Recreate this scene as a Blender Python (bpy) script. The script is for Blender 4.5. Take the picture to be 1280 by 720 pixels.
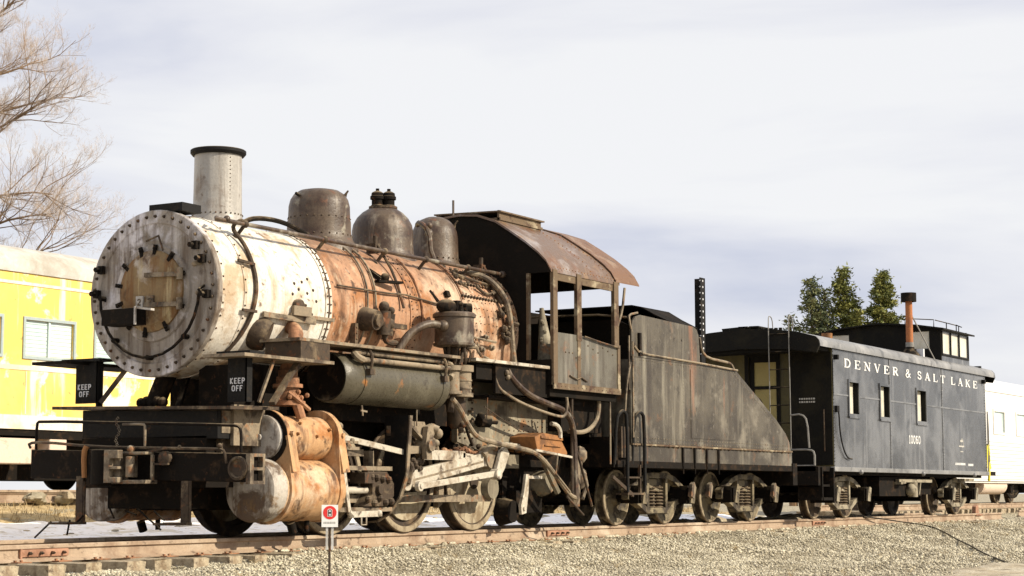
import bpy, math, random
import numpy as np
from mathutils import Vector, Matrix
random.seed(7)
R = math.radians
PI = math.pi
scene = bpy.context.scene
for o in list(bpy.data.objects): bpy.data.objects.remove(o)
COL = scene.collection

# ------------------------------------------------------------------ camera
cd = bpy.data.cameras.new('camera'); cam = bpy.data.objects.new('camera', cd); COL.objects.link(cam)
fw = Vector((0.85478247, 0.50700308, 0.11088192)).normalized()
rt = fw.cross(Vector((0, 0, 1))).normalized(); up = rt.cross(fw)
a = R(-0.1071); rt2 = rt * math.cos(a) + up * math.sin(a); up2 = up * math.cos(a) - rt * math.sin(a)
cam.matrix_world = Matrix(((rt2.x, up2.x, -fw.x, -15.5751), (rt2.y, up2.y, -fw.y, -13.8539), (rt2.z, up2.z, -fw.z, 0.4712), (0, 0, 0, 1)))
cd.sensor_width = 36; cd.lens = 36 * 2310.4 / 1280; cd.clip_end = 4000; cd.clip_start = .1
scene.camera = cam
scene.render.resolution_x = 1024; scene.render.resolution_y = 576

# ------------------------------------------------------------------ light
SUN = Vector((0.235, -0.85, 0.545)).normalized()      # towards the sun
elev = math.asin(SUN.z); rotz = math.atan2(SUN.x, SUN.y)
w = bpy.data.worlds.new('World'); scene.world = w; w.use_nodes = True
nt = w.node_tree; nt.nodes.clear()
def wn(t, **k):
    n = nt.nodes.new(t)
    for a_, b_ in k.items(): setattr(n, a_, b_)
    return n
sky = wn('ShaderNodeTexSky', sky_type='NISHITA', sun_disc=False, sun_elevation=elev, sun_rotation=rotz)
tc = wn('ShaderNodeTexCoord'); mp = wn('ShaderNodeMapping'); mp.inputs['Scale'].default_value = (1.6, 1.6, 9)
mp.inputs['Rotation'].default_value = (R(3), R(-4), 0); mp.inputs['Location'].default_value = (5.7, 0, -.51)
n1 = wn('ShaderNodeTexNoise'); n1.inputs['Scale'].default_value = 1.5; n1.inputs['Detail'].default_value = 8; n1.inputs['Roughness'].default_value = .51
n1.inputs['Distortion'].default_value = .35
rp = wn('ShaderNodeValToRGB')
rp.color_ramp.elements[0].position = .28; rp.color_ramp.elements[0].color = (.44, .465, .565, 1)
rp.color_ramp.elements[1].position = .57; rp.color_ramp.elements[1].color = (.70, .70, .71, 1)
e_ = rp.color_ramp.elements.new(.43); e_.color = (.61, .615, .66, 1)
mul = wn('ShaderNodeMix', data_type='RGBA', blend_type='MULTIPLY'); mul.inputs[0].default_value = 1; mul.inputs[7].default_value = (10, 10, 10, 1)
mx = wn('ShaderNodeMix', data_type='RGBA'); mx.inputs[0].default_value = .93
bg = wn('ShaderNodeBackground'); bg.inputs[1].default_value = .1; out = wn('ShaderNodeOutputWorld')
L = nt.links.new
L(tc.outputs['Generated'], mp.inputs[0]); L(mp.outputs[0], n1.inputs['Vector']); L(n1.outputs['Fac'], rp.inputs[0]); L(rp.outputs[0], mul.inputs[6])
L(sky.outputs[0], mx.inputs[6]); L(mul.outputs[2], mx.inputs[7]); L(mx.outputs[2], bg.inputs[0]); L(bg.outputs[0], out.inputs[0])
sd = bpy.data.lights.new('sun', 'SUN'); sd.energy = 5.0; sd.angle = R(.5); sd.color = (1, .885, .70)
so = bpy.data.objects.new('sun', sd); COL.objects.link(so); so.rotation_euler = SUN.to_track_quat('Z', 'Y').to_euler()
scene.view_settings.view_transform = 'Standard'; scene.view_settings.look = 'None'
scene.view_settings.exposure = 0.42; scene.view_settings.gamma = 1

# ------------------------------------------------------------------ materials
MAT = {}
def mat(name, base, layers=(), streaks=(), rough=.75, metal=0, bump=.25, bscale=30, grain=.25, spec=.4, dust=0, dcol=(.27, .21, .135)):
    """base colour, then layers (colour, noise scale, lo, hi, amount) and vertical streaks (colour, scale, lo, hi, amount)"""
    m = bpy.data.materials.new(name); m.use_nodes = True; t = m.node_tree; t.nodes.clear(); N = t.nodes.new; K = t.links.new
    co = N('ShaderNodeTexCoord'); b = N('ShaderNodeBsdfPrincipled'); o = N('ShaderNodeOutputMaterial'); K(b.outputs[0], o.inputs[0])
    c = N('ShaderNodeRGB'); c.outputs[0].default_value = (*base, 1); cur = c.outputs[0]
    k = 0
    for kind, ls in (('l', layers), ('s', streaks)):
        for (col, sc, lo, hi, am) in ls:
            k += 1
            mpn = N('ShaderNodeMapping'); K(co.outputs['Object'], mpn.inputs[0]); mpn.inputs['Location'].default_value = (k * 3.7, k * 1.3, k * 2.1)
            mpn.inputs['Scale'].default_value = (1, 1, 1) if kind == 'l' else (1, 1, .09)
            nz = N('ShaderNodeTexNoise'); nz.inputs['Scale'].default_value = sc; nz.inputs['Detail'].default_value = 7; nz.inputs['Roughness'].default_value = .62
            if kind == 'l': nz.inputs['Distortion'].default_value = .3
            K(mpn.outputs[0], nz.inputs['Vector'])
            mr = N('ShaderNodeMapRange'); mr.inputs[1].default_value = lo; mr.inputs[2].default_value = hi; mr.inputs[3].default_value = 0; mr.inputs[4].default_value = am
            K(nz.outputs['Fac'], mr.inputs[0])
            mi = N('ShaderNodeMix'); mi.data_type = 'RGBA'; K(mr.outputs[0], mi.inputs[0]); K(cur, mi.inputs[6]); mi.inputs[7].default_value = (*col, 1)
            cur = mi.outputs[2]
    if dust:      # dirt that has settled on faces that look upwards, broken up by noise
        ge = N('ShaderNodeNewGeometry'); sx = N('ShaderNodeSeparateXYZ'); K(ge.outputs['Normal'], sx.inputs[0])
        dn = N('ShaderNodeTexNoise'); dn.inputs['Scale'].default_value = 7; dn.inputs['Detail'].default_value = 6; K(co.outputs['Object'], dn.inputs['Vector'])
        ad = N('ShaderNodeMath'); ad.operation = 'MULTIPLY_ADD'; K(dn.outputs['Fac'], ad.inputs[0]); ad.inputs[1].default_value = 1.6; K(sx.outputs['Z'], ad.inputs[2])
        dr_ = N('ShaderNodeMapRange'); dr_.inputs[1].default_value = 1.15; dr_.inputs[2].default_value = 1.75; dr_.inputs[4].default_value = dust; K(ad.outputs[0], dr_.inputs[0])
        mi = N('ShaderNodeMix'); mi.data_type = 'RGBA'; K(dr_.outputs[0], mi.inputs[0]); K(cur, mi.inputs[6]); mi.inputs[7].default_value = (*dcol, 1); cur = mi.outputs[2]
    g = N('ShaderNodeTexNoise'); g.inputs['Scale'].default_value = bscale; g.inputs['Detail'].default_value = 8; g.inputs['Roughness'].default_value = .7; K(co.outputs['Object'], g.inputs['Vector'])
    mr = N('ShaderNodeMapRange'); mr.inputs[1].default_value = .25; mr.inputs[2].default_value = .75; mr.inputs[3].default_value = 1 - grain; mr.inputs[4].default_value = 1 + grain
    K(g.outputs['Fac'], mr.inputs[0]); hs = N('ShaderNodeHueSaturation'); K(mr.outputs[0], hs.inputs['Value']); K(cur, hs.inputs['Color'])
    K(hs.outputs[0], b.inputs['Base Color'])
    rr = N('ShaderNodeMapRange'); rr.inputs[1].default_value = .3; rr.inputs[2].default_value = .7; rr.inputs[3].default_value = max(.05, rough - .15); rr.inputs[4].default_value = min(1, rough + .15)
    K(g.outputs['Fac'], rr.inputs[0]); K(rr.outputs[0], b.inputs['Roughness'])
    b.inputs['Metallic'].default_value = metal; b.inputs['Specular IOR Level'].default_value = spec
    if bump:
        bp = N('ShaderNodeBump'); bp.inputs['Strength'].default_value = bump; bp.inputs['Distance'].default_value = .02; K(g.outputs['Fac'], bp.inputs['Height']); K(bp.outputs[0], b.inputs['Normal'])
    MAT[name] = m; return m
RUST = (.20, .075, .03); DUST = (.23, .18, .12)
mat('white_smokebox', (.60, .565, .50), [((.36, .25, .145), 1.5, .52, .62, .8), ((.12, .065, .035), 4, .59, .66, .9), ((.26, .17, .09), 10, .57, .67, .7), ((.70, .68, .63), 2.2, .52, .62, .7)], [((.33, .23, .135), 4, .52, .64, .75)], grain=.16, bump=.35)
mat('front_plate', (.25, .22, .19), [((.56, .54, .57), 1.3, .50, .58, .9), ((.06, .038, .026), 4, .56, .67, .85)], [((.09, .06, .038), 8, .48, .62, .8), ((.46, .43, .41), 5, .56, .66, .7)], grain=.2)
mat('door_rust', (.20, .135, .065), [((.46, .42, .38), 2.6, .55, .66, .7), ((.07, .035, .015), 5, .52, .64, .9)], [((.15, .07, .022), 8, .48, .60, .9), ((.42, .35, .20), 7, .56, .66, .7)], grain=.22)
mat('boiler_rust', (.37, .205, .12), [((.50, .37, .265), 1.1, .48, .61, .85), ((.27, .105, .03), 1.8, .50, .63, .9), ((.06, .028, .014), 3.0, .56, .68, .9), ((.045, .023, .014), 11, .58, .66, .9), ((.56, .46, .36), 5, .61, .68, .6)], [((.10, .045, .02), 4, .52, .65, .85), ((.46, .35, .24), 7, .57, .67, .6)], grain=.24, dust=.7, dcol=(.16, .09, .055), bump=.4)
mat('cylinder_rust', (.44, .26, .13), [((.52, .39, .27), 2.0, .49, .62, .85), ((.31, .12, .03), 3.0, .50, .64, .9), ((.055, .028, .015), 4.5, .57, .67, .9)], [((.09, .04, .018), 6, .53, .65, .85)], grain=.22)
mat('cap_white', (.40, .375, .345), [((.10, .065, .04), 5, .55, .66, .9), ((.22, .17, .12), 2, .5, .64, .6)], [((.10, .065, .04), 10, .54, .66, .8)], grain=.22)
mat('cap_dirty', (.40, .365, .32), [((.08, .05, .032), 3.2, .49, .58, .92), ((.20, .12, .05), 6, .54, .64, .8)], [((.09, .055, .033), 6, .52, .62, .8)], grain=.25)
mat('dome_steel', (.085, .06, .04), [((.035, .018, .011), 2.4, .46, .58, .85), ((.25, .225, .175), 3.2, .58, .67, .85), ((.16, .06, .025), 6, .58, .68, .6)], [((.20, .165, .13), 5, .56, .66, .75), ((.03, .016, .01), 8, .54, .66, .8)], rough=.45, grain=.3)
mat('stack_steel', (.30, .285, .265), [((.15, .11, .08), 2.4, .52, .66, .8), ((.08, .05, .03), 9, .61, .69, .8)], [((.14, .105, .08), 6, .52, .66, .75), ((.42, .40, .37), 9, .54, .64, .6)], rough=.4, grain=.14)
mat('black_iron', (.009, .007, .0055), [((.05, .03, .017), 5, .54, .70, .8), ((.09, .04, .018), 10, .62, .70, .7)], rough=.85, grain=.35, spec=.12, dust=.6)
mat('black_paint', (.008, .0075, .0075), [((.035, .025, .016), 4, .55, .70, .8), ((.07, .035, .018), 9, .63, .71, .7)], rough=.7, grain=.25, spec=.18, dust=.45)
mat('dusty_iron', (.05, .034, .022), [((.19, .14, .085), 4, .53, .66, .85), ((.15, .055, .02), 7, .57, .67, .8), ((.015, .01, .007), 11, .55, .66, .8)], grain=.35, spec=.3, dust=.5)
mat('pale_iron', (.22, .175, .12), [((.045, .03, .02), 4, .47, .60, .92), ((.22, .095, .035), 8, .56, .66, .8)], grain=.3, dust=.4, dcol=(.42, .36, .26))
mat('grimy_grey', (.18, .155, .11), [((.31, .275, .20), 2.0, .52, .62, .85), ((.035, .024, .016), 3.0, .53, .64, .85), ((.27, .13, .05), 6, .58, .66, .8)], [((.06, .042, .027), 6, .55, .66, .8)], grain=.25)
mat('reservoir_grey', (.075, .066, .046), [((.12, .108, .078), 1.2, .48, .62, .7), ((.30, .13, .04), 2.0, .64, .70, .9), ((.03, .022, .015), 6, .58, .70, .8)], [((.14, .125, .09), 5, .58, .68, .6)], grain=.2, rough=.34)
mat('tender_sheet', (.082, .070, .052), [((.032, .025, .018), .8, .46, .60, .85), ((.18, .16, .125), 1.5, .55, .66, .8), ((.022, .016, .011), 4, .58, .68, .75), ((.20, .18, .145), 9, .60, .70, .5), ((.15, .075, .035), 2.6, .60, .68, .6)], [((.22, .20, .155), 3.2, .55, .66, .7), ((.03, .022, .016), 5, .54, .66, .7), ((.22, .10, .055), 2.2, .62, .68, .7)], rough=.48, grain=.22)
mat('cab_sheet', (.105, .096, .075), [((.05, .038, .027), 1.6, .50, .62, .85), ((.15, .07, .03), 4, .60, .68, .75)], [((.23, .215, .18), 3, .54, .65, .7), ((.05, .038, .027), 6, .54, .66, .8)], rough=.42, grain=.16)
mat('cab_rust_edge', (.115, .078, .045), [((.33, .28, .19), 3.2, .54, .63, .8), ((.05, .022, .011), 5, .54, .64, .9)], grain=.28)
mat('cab_roof', (.125, .08, .055), [((.27, .24, .235), 1.3, .51, .62, .85), ((.13, .055, .022), 2.4, .54, .66, .85)], [((.24, .15, .08), 4, .56, .66, .7)], rough=.42, grain=.16)
mat('cab_roof_brown', (.14, .07, .034), [((.24, .165, .11), 2.6, .53, .64, .75), ((.06, .026, .012), 4, .55, .66, .8)], rough=.48, grain=.16)
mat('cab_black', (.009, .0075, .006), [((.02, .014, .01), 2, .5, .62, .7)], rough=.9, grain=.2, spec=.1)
mat('rod_white', (.43, .39, .32), [((.21, .155, .10), 3, .50, .62, .85), ((.06, .035, .02), 7, .55, .66, .9), ((.58, .54, .46), 5, .58, .66, .7)], grain=.24, rough=.5)
mat('wheel_tyre', (.30, .245, .165), [((.08, .05, .03), 5, .50, .64, .85)], grain=.2)
mat('wheel_dark', (.035, .023, .015), [((.13, .085, .045), 5, .50, .64, .8)], grain=.3)
mat('wheel_centre', (.36, .31, .22), [((.16, .11, .06), 5, .48, .62, .8)], [((.10, .06, .03), 8, .54, .64, .7)], grain=.2)
mat('truck_iron', (.16, .13, .08), [((.022, .015, .01), 4, .47, .58, .95), ((.28, .235, .15), 8, .58, .68, .8)], grain=.35)
mat('caboose_truck', (.27, .235, .17), [((.04, .03, .02), 4, .48, .60, .92)], grain=.3)
mat('rust_box', (.27, .12, .04), [((.10, .045, .018), 4, .5, .62, .85)], grain=.25)
mat('rust_orange', (.30, .145, .075), [((.10, .045, .02), 5, .48, .62, .9), ((.42, .27, .16), 3, .56, .66, .6)], grain=.28)
mat('rail_rust', (.34, .255, .18), [((.22, .145, .095), 2.0, .48, .60, .85), ((.46, .385, .295), 1.1, .54, .66, .85), ((.07, .045, .03), 8, .58, .68, .85)], [], grain=.22, bscale=45)
mat('rail_head', (.50, .37, .25), [((.36, .2, .12), 5, .52, .64, .6)], grain=.12)
mat('joint_rust', (.33, .175, .11), [((.17, .08, .045), 5, .48, .60, .8)], grain=.2)
mat('sleeper_wood', (.36, .30, .21), [((.20, .14, .085), 6, .48, .62, .85), ((.08, .05, .03), 10, .56, .66, .9)], grain=.35, bump=.8)
mat('caboose_side', (.040, .041, .044), [((.115, .118, .125), .7, .47, .60, .85), ((.014, .0145, .016), 1.3, .53, .65, .9), ((.10, .09, .075), 5, .62, .70, .5)], [((.18, .182, .187), 2.4, .57, .68, .75), ((.015, .0155, .017), 6, .56, .68, .6)], rough=.28, grain=.08, bump=.08, spec=.9)
mat('strip_highlight', (.15, .155, .165), [((.07, .072, .078), 2, .5, .62, .8)], rough=.4, grain=.08, bump=0, spec=.7)  # paler than the side: highlight along the panel joints painted in
mat('caboose_roof_edge', (.17, .17, .17), [((.30, .295, .29), 1.6, .5, .64, .7), ((.06, .06, .06), 2.6, .54, .66, .85)], rough=.4, grain=.12, bump=.08, spec=.6)
mat('caboose_black', (.007, .0065, .0055), [((.02, .017, .01), 2, .5, .64, .6)], rough=.75, grain=.2, spec=.15)
mat('caboose_end', (.05, .042, .012), [((.11, .09, .025), 1.0, .45, .62, .8)], [((.03, .024, .010), 6, .5, .64, .7)], rough=.6, grain=.15)
mat('caboose_door', (.30, .25, .10), [((.20, .16, .06), 2, .5, .64, .7)], grain=.1)
mat('cream_glass', (.60, .58, .50), [((.46, .43, .33), 3, .46, .6, .6)], rough=.25, grain=.05, bump=0)
mat('dim_glass', (.20, .17, .09), [((.32, .29, .19), 3, .46, .6, .6)], rough=.3, grain=.05, bump=0)
mat('white_letter', (.66, .665, .66), [((.34, .34, .35), 7, .52, .66, .7)], rough=.6, grain=.08, bump=0)
mat('grey_letter', (.40, .39, .36), rough=.6, grain=.05, bump=0)
mat('pale_letter', (.58, .59, .62), rough=.6, grain=.05, bump=0)
mat('yellow_paint', (.80, .56, .12), [((.64, .46, .17), .9, .48, .60, .8), ((.80, .76, .66), 1.2, .57, .62, .95), ((.34, .22, .09), 7, .62, .69, .75)], [((.82, .77, .62), 3, .55, .63, .8), ((.42, .29, .14), 7, .60, .69, .6)], rough=.5, grain=.08, bump=.1)
mat('car_white', (.70, .66, .58), [((.74, .58, .30), 1.4, .50, .64, .7), ((.35, .26, .15), 6, .62, .70, .6)], [((.50, .42, .30), 5, .55, .66, .6)], rough=.5, grain=.1, bump=.05)
mat('car_roof', (.46, .44, .40), [((.30, .27, .22), 1.6, .48, .64, .8), ((.60, .58, .54), 2.4, .56, .66, .7)], grain=.1)
mat('car_pale_box', (.62, .50, .40), [((.30, .18, .10), 5, .56, .66, .7)], grain=.1)
mat('window_mint', (.48, .60, .58), [((.60, .68, .65), 1.2, .46, .62, .7)], rough=.15, grain=.04, bump=0, spec=.6)
mat('window_frame_grey', (.32, .38, .38), rough=.5, grain=.1)
mat('coach_white', (.74, .73, .70), [((.62, .60, .56), 2, .5, .66, .6)], rough=.4, grain=.05, bump=.05)
mat('yellow_hose', (.80, .70, .05), rough=.5, grain=.08)
mat('chimney_rust', (.34, .12, .04), [((.20, .07, .03), 6, .5, .62, .7)], grain=.15)
mat('galvanised', (.20, .19, .175), [((.1, .09, .08), 5, .5, .64, .6)], rough=.45, grain=.1)
mat('gravel_bed', (.30, .26, .18), [((.46, .41, .30), 6, .46, .60, .8), ((.16, .13, .085), 25, .50, .62, .8)], grain=.5, bscale=60, bump=1)
mat('stone_pale', (.48, .435, .32), [((.62, .575, .46), 7, .46, .62, .8), ((.22, .185, .12), 9, .50, .62, .9)], grain=.35, bscale=40)
mat('stone_dark', (.23, .20, .14), [((.36, .32, .24), 7, .45, .62, .8)], grain=.3, bscale=40)
mat('snow', (.92, .91, .95), [((.62, .55, .45), 1.6, .52, .62, .75), ((.30, .23, .15), 7, .58, .67, .9)], grain=.05, bscale=14, bump=.5)
mat('dry_grass', (.36, .27, .14), [((.50, .40, .24), 2, .46, .6, .8), ((.16, .11, .06), 8, .54, .64, .8)], grain=.3)
mat('dirt_mound', (.37, .31, .215), [((.48, .43, .33), 2, .48, .6, .8), ((.17, .135, .085), 5, .52, .64, .85)], grain=.45, bump=.9)
mat('sign_white', (.80, .80, .78), rough=.4, grain=.04, bump=0)
mat('sign_red', (.68, .035, .03), rough=.4, grain=.05, bump=0)
mat('sign_post', (.55, .54, .52), [((.3, .28, .25), 10, .5, .6, .5)], grain=.1)
mat('bark_pale', (.22, .145, .085), [((.13, .085, .05), 6, .5, .64, .7)], grain=.2)
mat('twig_pale', (.50, .41, .34), grain=.1, bump=0)
mat('pine_bark', (.20, .12, .06), grain=.3)
mat('needles', (.12, .135, .03), [((.26, .245, .055), 1.6, .46, .60, .9), ((.045, .065, .026), 2.4, .5, .62, .8)], grain=.3, bscale=12, bump=0)
mat('needles_blue', (.10, .12, .055), [((.22, .215, .08), 1.6, .46, .60, .9), ((.04, .062, .045), 2.4, .5, .62, .8)], grain=.3, bscale=12, bump=0)
mat('coal', (.012, .011, .010), grain=.4, bump=1)

# ------------------------------------------------------------------ helpers
OFF = {}
def thing(name, label, cat, loc=(0, 0, 0), group=None, kind=None):
    o = bpy.data.objects.new(name, None); COL.objects.link(o); o.location = loc; o['label'] = label; o.empty_display_size = .3
    if cat: o['category'] = cat
    if group: o['group'] = group
    if kind: o['kind'] = kind
    OFF[o.name] = Vector(loc); return o
def off(p): return OFF.get(p.name, Vector((0, 0, 0))) if p else Vector((0, 0, 0))
class G:
    def __init__(s): s.v = []; s.f = []
    def add(s, vs, fs):
        b = len(s.v); s.v += [tuple(x) for x in vs]; s.f += [tuple(i + b for i in f) for f in fs]; return s
    def box(s, x0, x1, y0, y1, z0, z1):
        return s.add([(x, y, z) for x in (x0, x1) for y in (y0, y1) for z in (z0, z1)], [(0, 1, 3, 2), (4, 6, 7, 5), (0, 4, 5, 1), (2, 3, 7, 6), (0, 2, 6, 4), (1, 5, 7, 3)])
    def bar(s, p, q, w, h, upv=(0, 0, 1)):
        p, q = Vector(p), Vector(q); d = (q - p).normalized(); u = Vector(upv)
        sd_ = d.cross(u).normalized(); u = sd_.cross(d)
        vs = [c + sd_ * (w / 2 * a) + u * (h / 2 * b) for c in (p, q) for a in (-1, 1) for b in (-1, 1)]
        return s.add(vs, [(0, 1, 3, 2), (4, 6, 7, 5), (0, 4, 5, 1), (2, 3, 7, 6), (0, 2, 6, 4), (1, 5, 7, 3)])
    def frame(s, p, q):
        d = (Vector(q) - Vector(p)).normalized(); u = Vector((0, 0, 1)) if abs(d.z) < .9 else Vector((1, 0, 0))
        a = d.cross(u).normalized(); return a, d.cross(a)
    def cyl(s, p, q, r, r2=None, n=16, cap=True):
        r2 = r if r2 is None else r2; a, b = s.frame(p, q); p, q = Vector(p), Vector(q)
        vs = [c + a * (rr * math.cos(2 * PI * i / n)) + b * (rr * math.sin(2 * PI * i / n)) for c, rr in ((p, r), (q, r2)) for i in range(n)]
        fs = [(i, (i + 1) % n, n + (i + 1) % n, n + i) for i in range(n)]
        if cap: fs += [tuple(range(n - 1, -1, -1)), tuple(range(n, 2 * n))]
        return s.add(vs, fs)
    def lathe(s, o, axis, prof, n=32, a0=0, a1=2 * PI):
        """profile of (distance along axis, radius)"""
        o = Vector(o); ax = Vector(axis).normalized(); u = Vector((0, 0, 1)) if abs(ax.z) < .9 else Vector((1, 0, 0))
        e1 = ax.cross(u).normalized(); e2 = ax.cross(e1); full = abs(a1 - a0 - 2 * PI) < 1e-6; m = n if full else n + 1
        vs = []
        for (t, r) in prof:
            for i in range(m):
                th = a0 + (a1 - a0) * i / n; vs.append(o + ax * t + e1 * (r * math.cos(th)) + e2 * (r * math.sin(th)))
        fs = []
        for k in range(len(prof) - 1):
            for i in range(n):
                j = (i + 1) % m; fs.append((k * m + i, k * m + j, (k + 1) * m + j, (k + 1) * m + i))
        return s.add(vs, fs)
    def tube(s, pts, r, n=8, smooth=0):
        P = [Vector(p) for p in pts]
        for _ in range(smooth):
            Q = [P[0]]
            for i in range(len(P) - 1): Q += [P[i] * .75 + P[i + 1] * .25, P[i] * .25 + P[i + 1] * .75]
            P = Q + [P[-1]]
        rr = r if isinstance(r, (list, tuple)) else [r] * len(P)
        if len(rr) != len(P): rr = [rr[0] + (rr[-1] - rr[0]) * i / (len(P) - 1) for i in range(len(P))]
        b = len(s.v); ref = None
        for i, p in enumerate(P):
            d = (P[min(i + 1, len(P) - 1)] - P[max(i - 1, 0)]); d = d.normalized() if d.length > 1e-9 else Vector((0, 0, 1))
            if ref is None:
                ref = d.cross(Vector((0, 0, 1))) if abs(d.z) < .9 else d.cross(Vector((1, 0, 0)))
            ref = (ref - d * ref.dot(d)); ref = ref.normalized() if ref.length > 1e-6 else d.cross(Vector((.3, .5, .8))).normalized(); e2 = d.cross(ref)
            for k in range(n):
                th = 2 * PI * k / n; s.v.append(tuple(p + ref * (rr[i] * math.cos(th)) + e2 * (rr[i] * math.sin(th))))
        for i in range(len(P) - 1):
            for k in range(n): s.f.append((b + i * n + k, b + i * n + (k + 1) % n, b + (i + 1) * n + (k + 1) % n, b + (i + 1) * n + k))
        s.f.append(tuple(b + k for k in range(n - 1, -1, -1))); s.f.append(tuple(b + (len(P) - 1) * n + k for k in range(n)))
        return s
    def prism(s, poly, plane, a, b):
        """poly in 'xz' (depth y), 'yz' (depth x) or 'xy' (depth z)"""
        def P(u, v, d): return {'xz': (u, d, v), 'yz': (d, u, v), 'xy': (u, v, d)}[plane]
        n = len(poly); vs = [P(u, v, a) for u, v in poly] + [P(u, v, b) for u, v in poly]
        return s.add(vs, [tuple(range(n)), tuple(range(2 * n - 1, n - 1, -1))] + [(i, n + i, n + (i + 1) % n, (i + 1) % n) for i in range(n)])
    def sheet(s, A, B, th):
        """strip between polylines A and B (lists of 3D points), extruded down by th vector"""
        n = len(A); th = Vector(th); top = [Vector(p) for p in A] + [Vector(p) for p in B]; vs = top + [p + th for p in top]
        fs = [(i, i + 1, n + i + 1, n + i) for i in range(n - 1)] + [(2 * n + i, 3 * n + i, 3 * n + i + 1, 2 * n + i + 1) for i in range(n - 1)]
        fs += [(i, 2 * n + i, 2 * n + i + 1, i + 1) for i in range(n - 1)] + [(n + i, n + i + 1, 3 * n + i + 1, 3 * n + i) for i in range(n - 1)]
        fs += [(0, n, 3 * n, 2 * n), (n - 1, 3 * n - 1, 4 * n - 1, 2 * n - 1)]
        return s.add(vs, fs)
    def ball(s, c, r, n=10, m=6, sc=(1, 1, 1), jit=0):
        c = Vector(c); vs = [c + Vector((0, 0, -r * sc[2]))]
        for j in range(1, m):
            ph = -PI / 2 + PI * j / m
            for i in range(n):
                k = r * (1 + random.uniform(-jit, jit)); th = 2 * PI * i / n
                vs.append(c + Vector((k * sc[0] * math.cos(ph) * math.cos(th), k * sc[1] * math.cos(ph) * math.sin(th), k * sc[2] * math.sin(ph))))
        vs.append(c + Vector((0, 0, r * sc[2]))); fs = [(0, 1 + (i + 1) % n, 1 + i) for i in range(n)]
        for j in range(m - 2):
            for i in range(n): fs.append((1 + j * n + i, 1 + j * n + (i + 1) % n, 1 + (j + 1) * n + (i + 1) % n, 1 + (j + 1) * n + i))
        t_ = len(vs) - 1; fs += [(1 + (m - 2) * n + i, 1 + (m - 2) * n + (i + 1) % n, t_) for i in range(n)]
        return s.add(vs, fs)
    def rivet(s, p, nrm, r=.014, h=.012):
        p, nrm = Vector(p), Vector(nrm).normalized(); a, b = s.frame((0, 0, 0), nrm)
        vs = [p + a * (r * math.cos(PI * i / 3)) + b * (r * math.sin(PI * i / 3)) for i in range(6)] + [p + nrm * h + a * (r * .55 * math.cos(PI * i / 3)) + b * (r * .55 * math.sin(PI * i / 3)) for i in range(6)]
        return s.add(vs, [(i, (i + 1) % 6, 6 + (i + 1) % 6, 6 + i) for i in range(6)] + [(6, 7, 8, 9, 10, 11)])
    def pieces(s, gap=.035):
        """the far-apart pieces of this shape, each as a shape of its own"""
        par = list(range(len(s.v)))
        def find(i):
            while par[i] != i: par[i] = par[par[i]]; i = par[i]
            return i
        for f in s.f:
            a_ = find(f[0])
            for k in f[1:]: par[find(k)] = a_
        comp = {}
        for i in range(len(s.v)): comp.setdefault(find(i), []).append(i)
        keys = list(comp)
        if len(keys) < 2 or len(keys) > 400: return [s]
        V = np.array(s.v); lo = np.array([V[comp[k]].min(0) for k in keys]) - gap; hi = np.array([V[comp[k]].max(0) for k in keys]) + gap
        grp = list(range(len(keys)))
        def gf(i):
            while grp[i] != i: i = grp[i]
            return i
        for i in range(len(keys)):
            t_ = np.nonzero(np.all((lo[i] <= hi[i + 1:]) & (hi[i] >= lo[i + 1:]), axis=1))[0] + i + 1
            for j in t_:
                if gf(i) != gf(int(j)): grp[gf(int(j))] = gf(i)
        out = {}
        for i, k in enumerate(keys): out.setdefault(gf(i), set()).update(comp[k])
        if len(out) < 2: return [s]
        res = []
        for ids in out.values():
            ids = sorted(ids); mp_ = {v: n for n, v in enumerate(ids)}; q = G(); q.v = [s.v[i] for i in ids]; q.f = [tuple(mp_[i] for i in f) for f in s.f if f[0] in mp_]; res.append(q)
        return res
    def mesh(s, name, m, o=Vector((0, 0, 0)), smooth=True, ang=38):
        me = bpy.data.meshes.new(name); me.from_pydata([(x - o.x, y - o.y, z - o.z) for x, y, z in s.v], [], s.f); me.update()
        import bmesh
        bm = bmesh.new(); bm.from_mesh(me); bmesh.ops.recalc_face_normals(bm, faces=bm.faces); bm.to_mesh(me); bm.free()
        if smooth:
            me.polygons.foreach_set('use_smooth', [True] * len(me.polygons)); me.set_sharp_from_angle(angle=R(ang))
        me.materials.append(MAT[m]); return me
    def build(s, name, m, parent=None, kind=None, label=None, smooth=True, bevel=0, ang=38):
        if not kind and not any(k in name for k in ('letter', 'number', 'name', 'rivet', 'bolt', 'text', 'wheel')):
            gs = s.pieces()
            if 1 < len(gs) <= 30:
                obs = [q.build(name, m, parent, 'whole', label, smooth, bevel, ang) for q in gs]
                for q in obs: del q['kind']
                return obs[0]
        o = bpy.data.objects.new(name, s.mesh(name, m, off(parent), smooth, ang)); COL.objects.link(o)
        if parent: o.parent = parent; OFF[o.name] = off(parent)
        if kind: o['kind'] = kind
        if label: o['label'] = label
        if bevel:
            bv = o.modifiers.new('bevel', 'BEVEL'); bv.width = bevel; bv.segments = 2; bv.limit_method = 'ANGLE'; bv.angle_limit = R(40)
        return o
def inst(me, name, parent, loc, rot=(0, 0, 0), scale=(1, 1, 1)):
    """an object of its own that shares mesh data; the mesh is modelled about its own origin"""
    o = bpy.data.objects.new(name, me); COL.objects.link(o); o.location = Vector(loc) - off(parent); o.rotation_euler = rot; o.scale = scale
    if parent: o.parent = parent
    OFF[o.name] = Vector(loc); return o
def tag(o, label, cat, group=None, kind=None):
    o['label'] = label
    if cat: o['category'] = cat
    if group: o['group'] = group
    if kind: o['kind'] = kind
    return o
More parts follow.
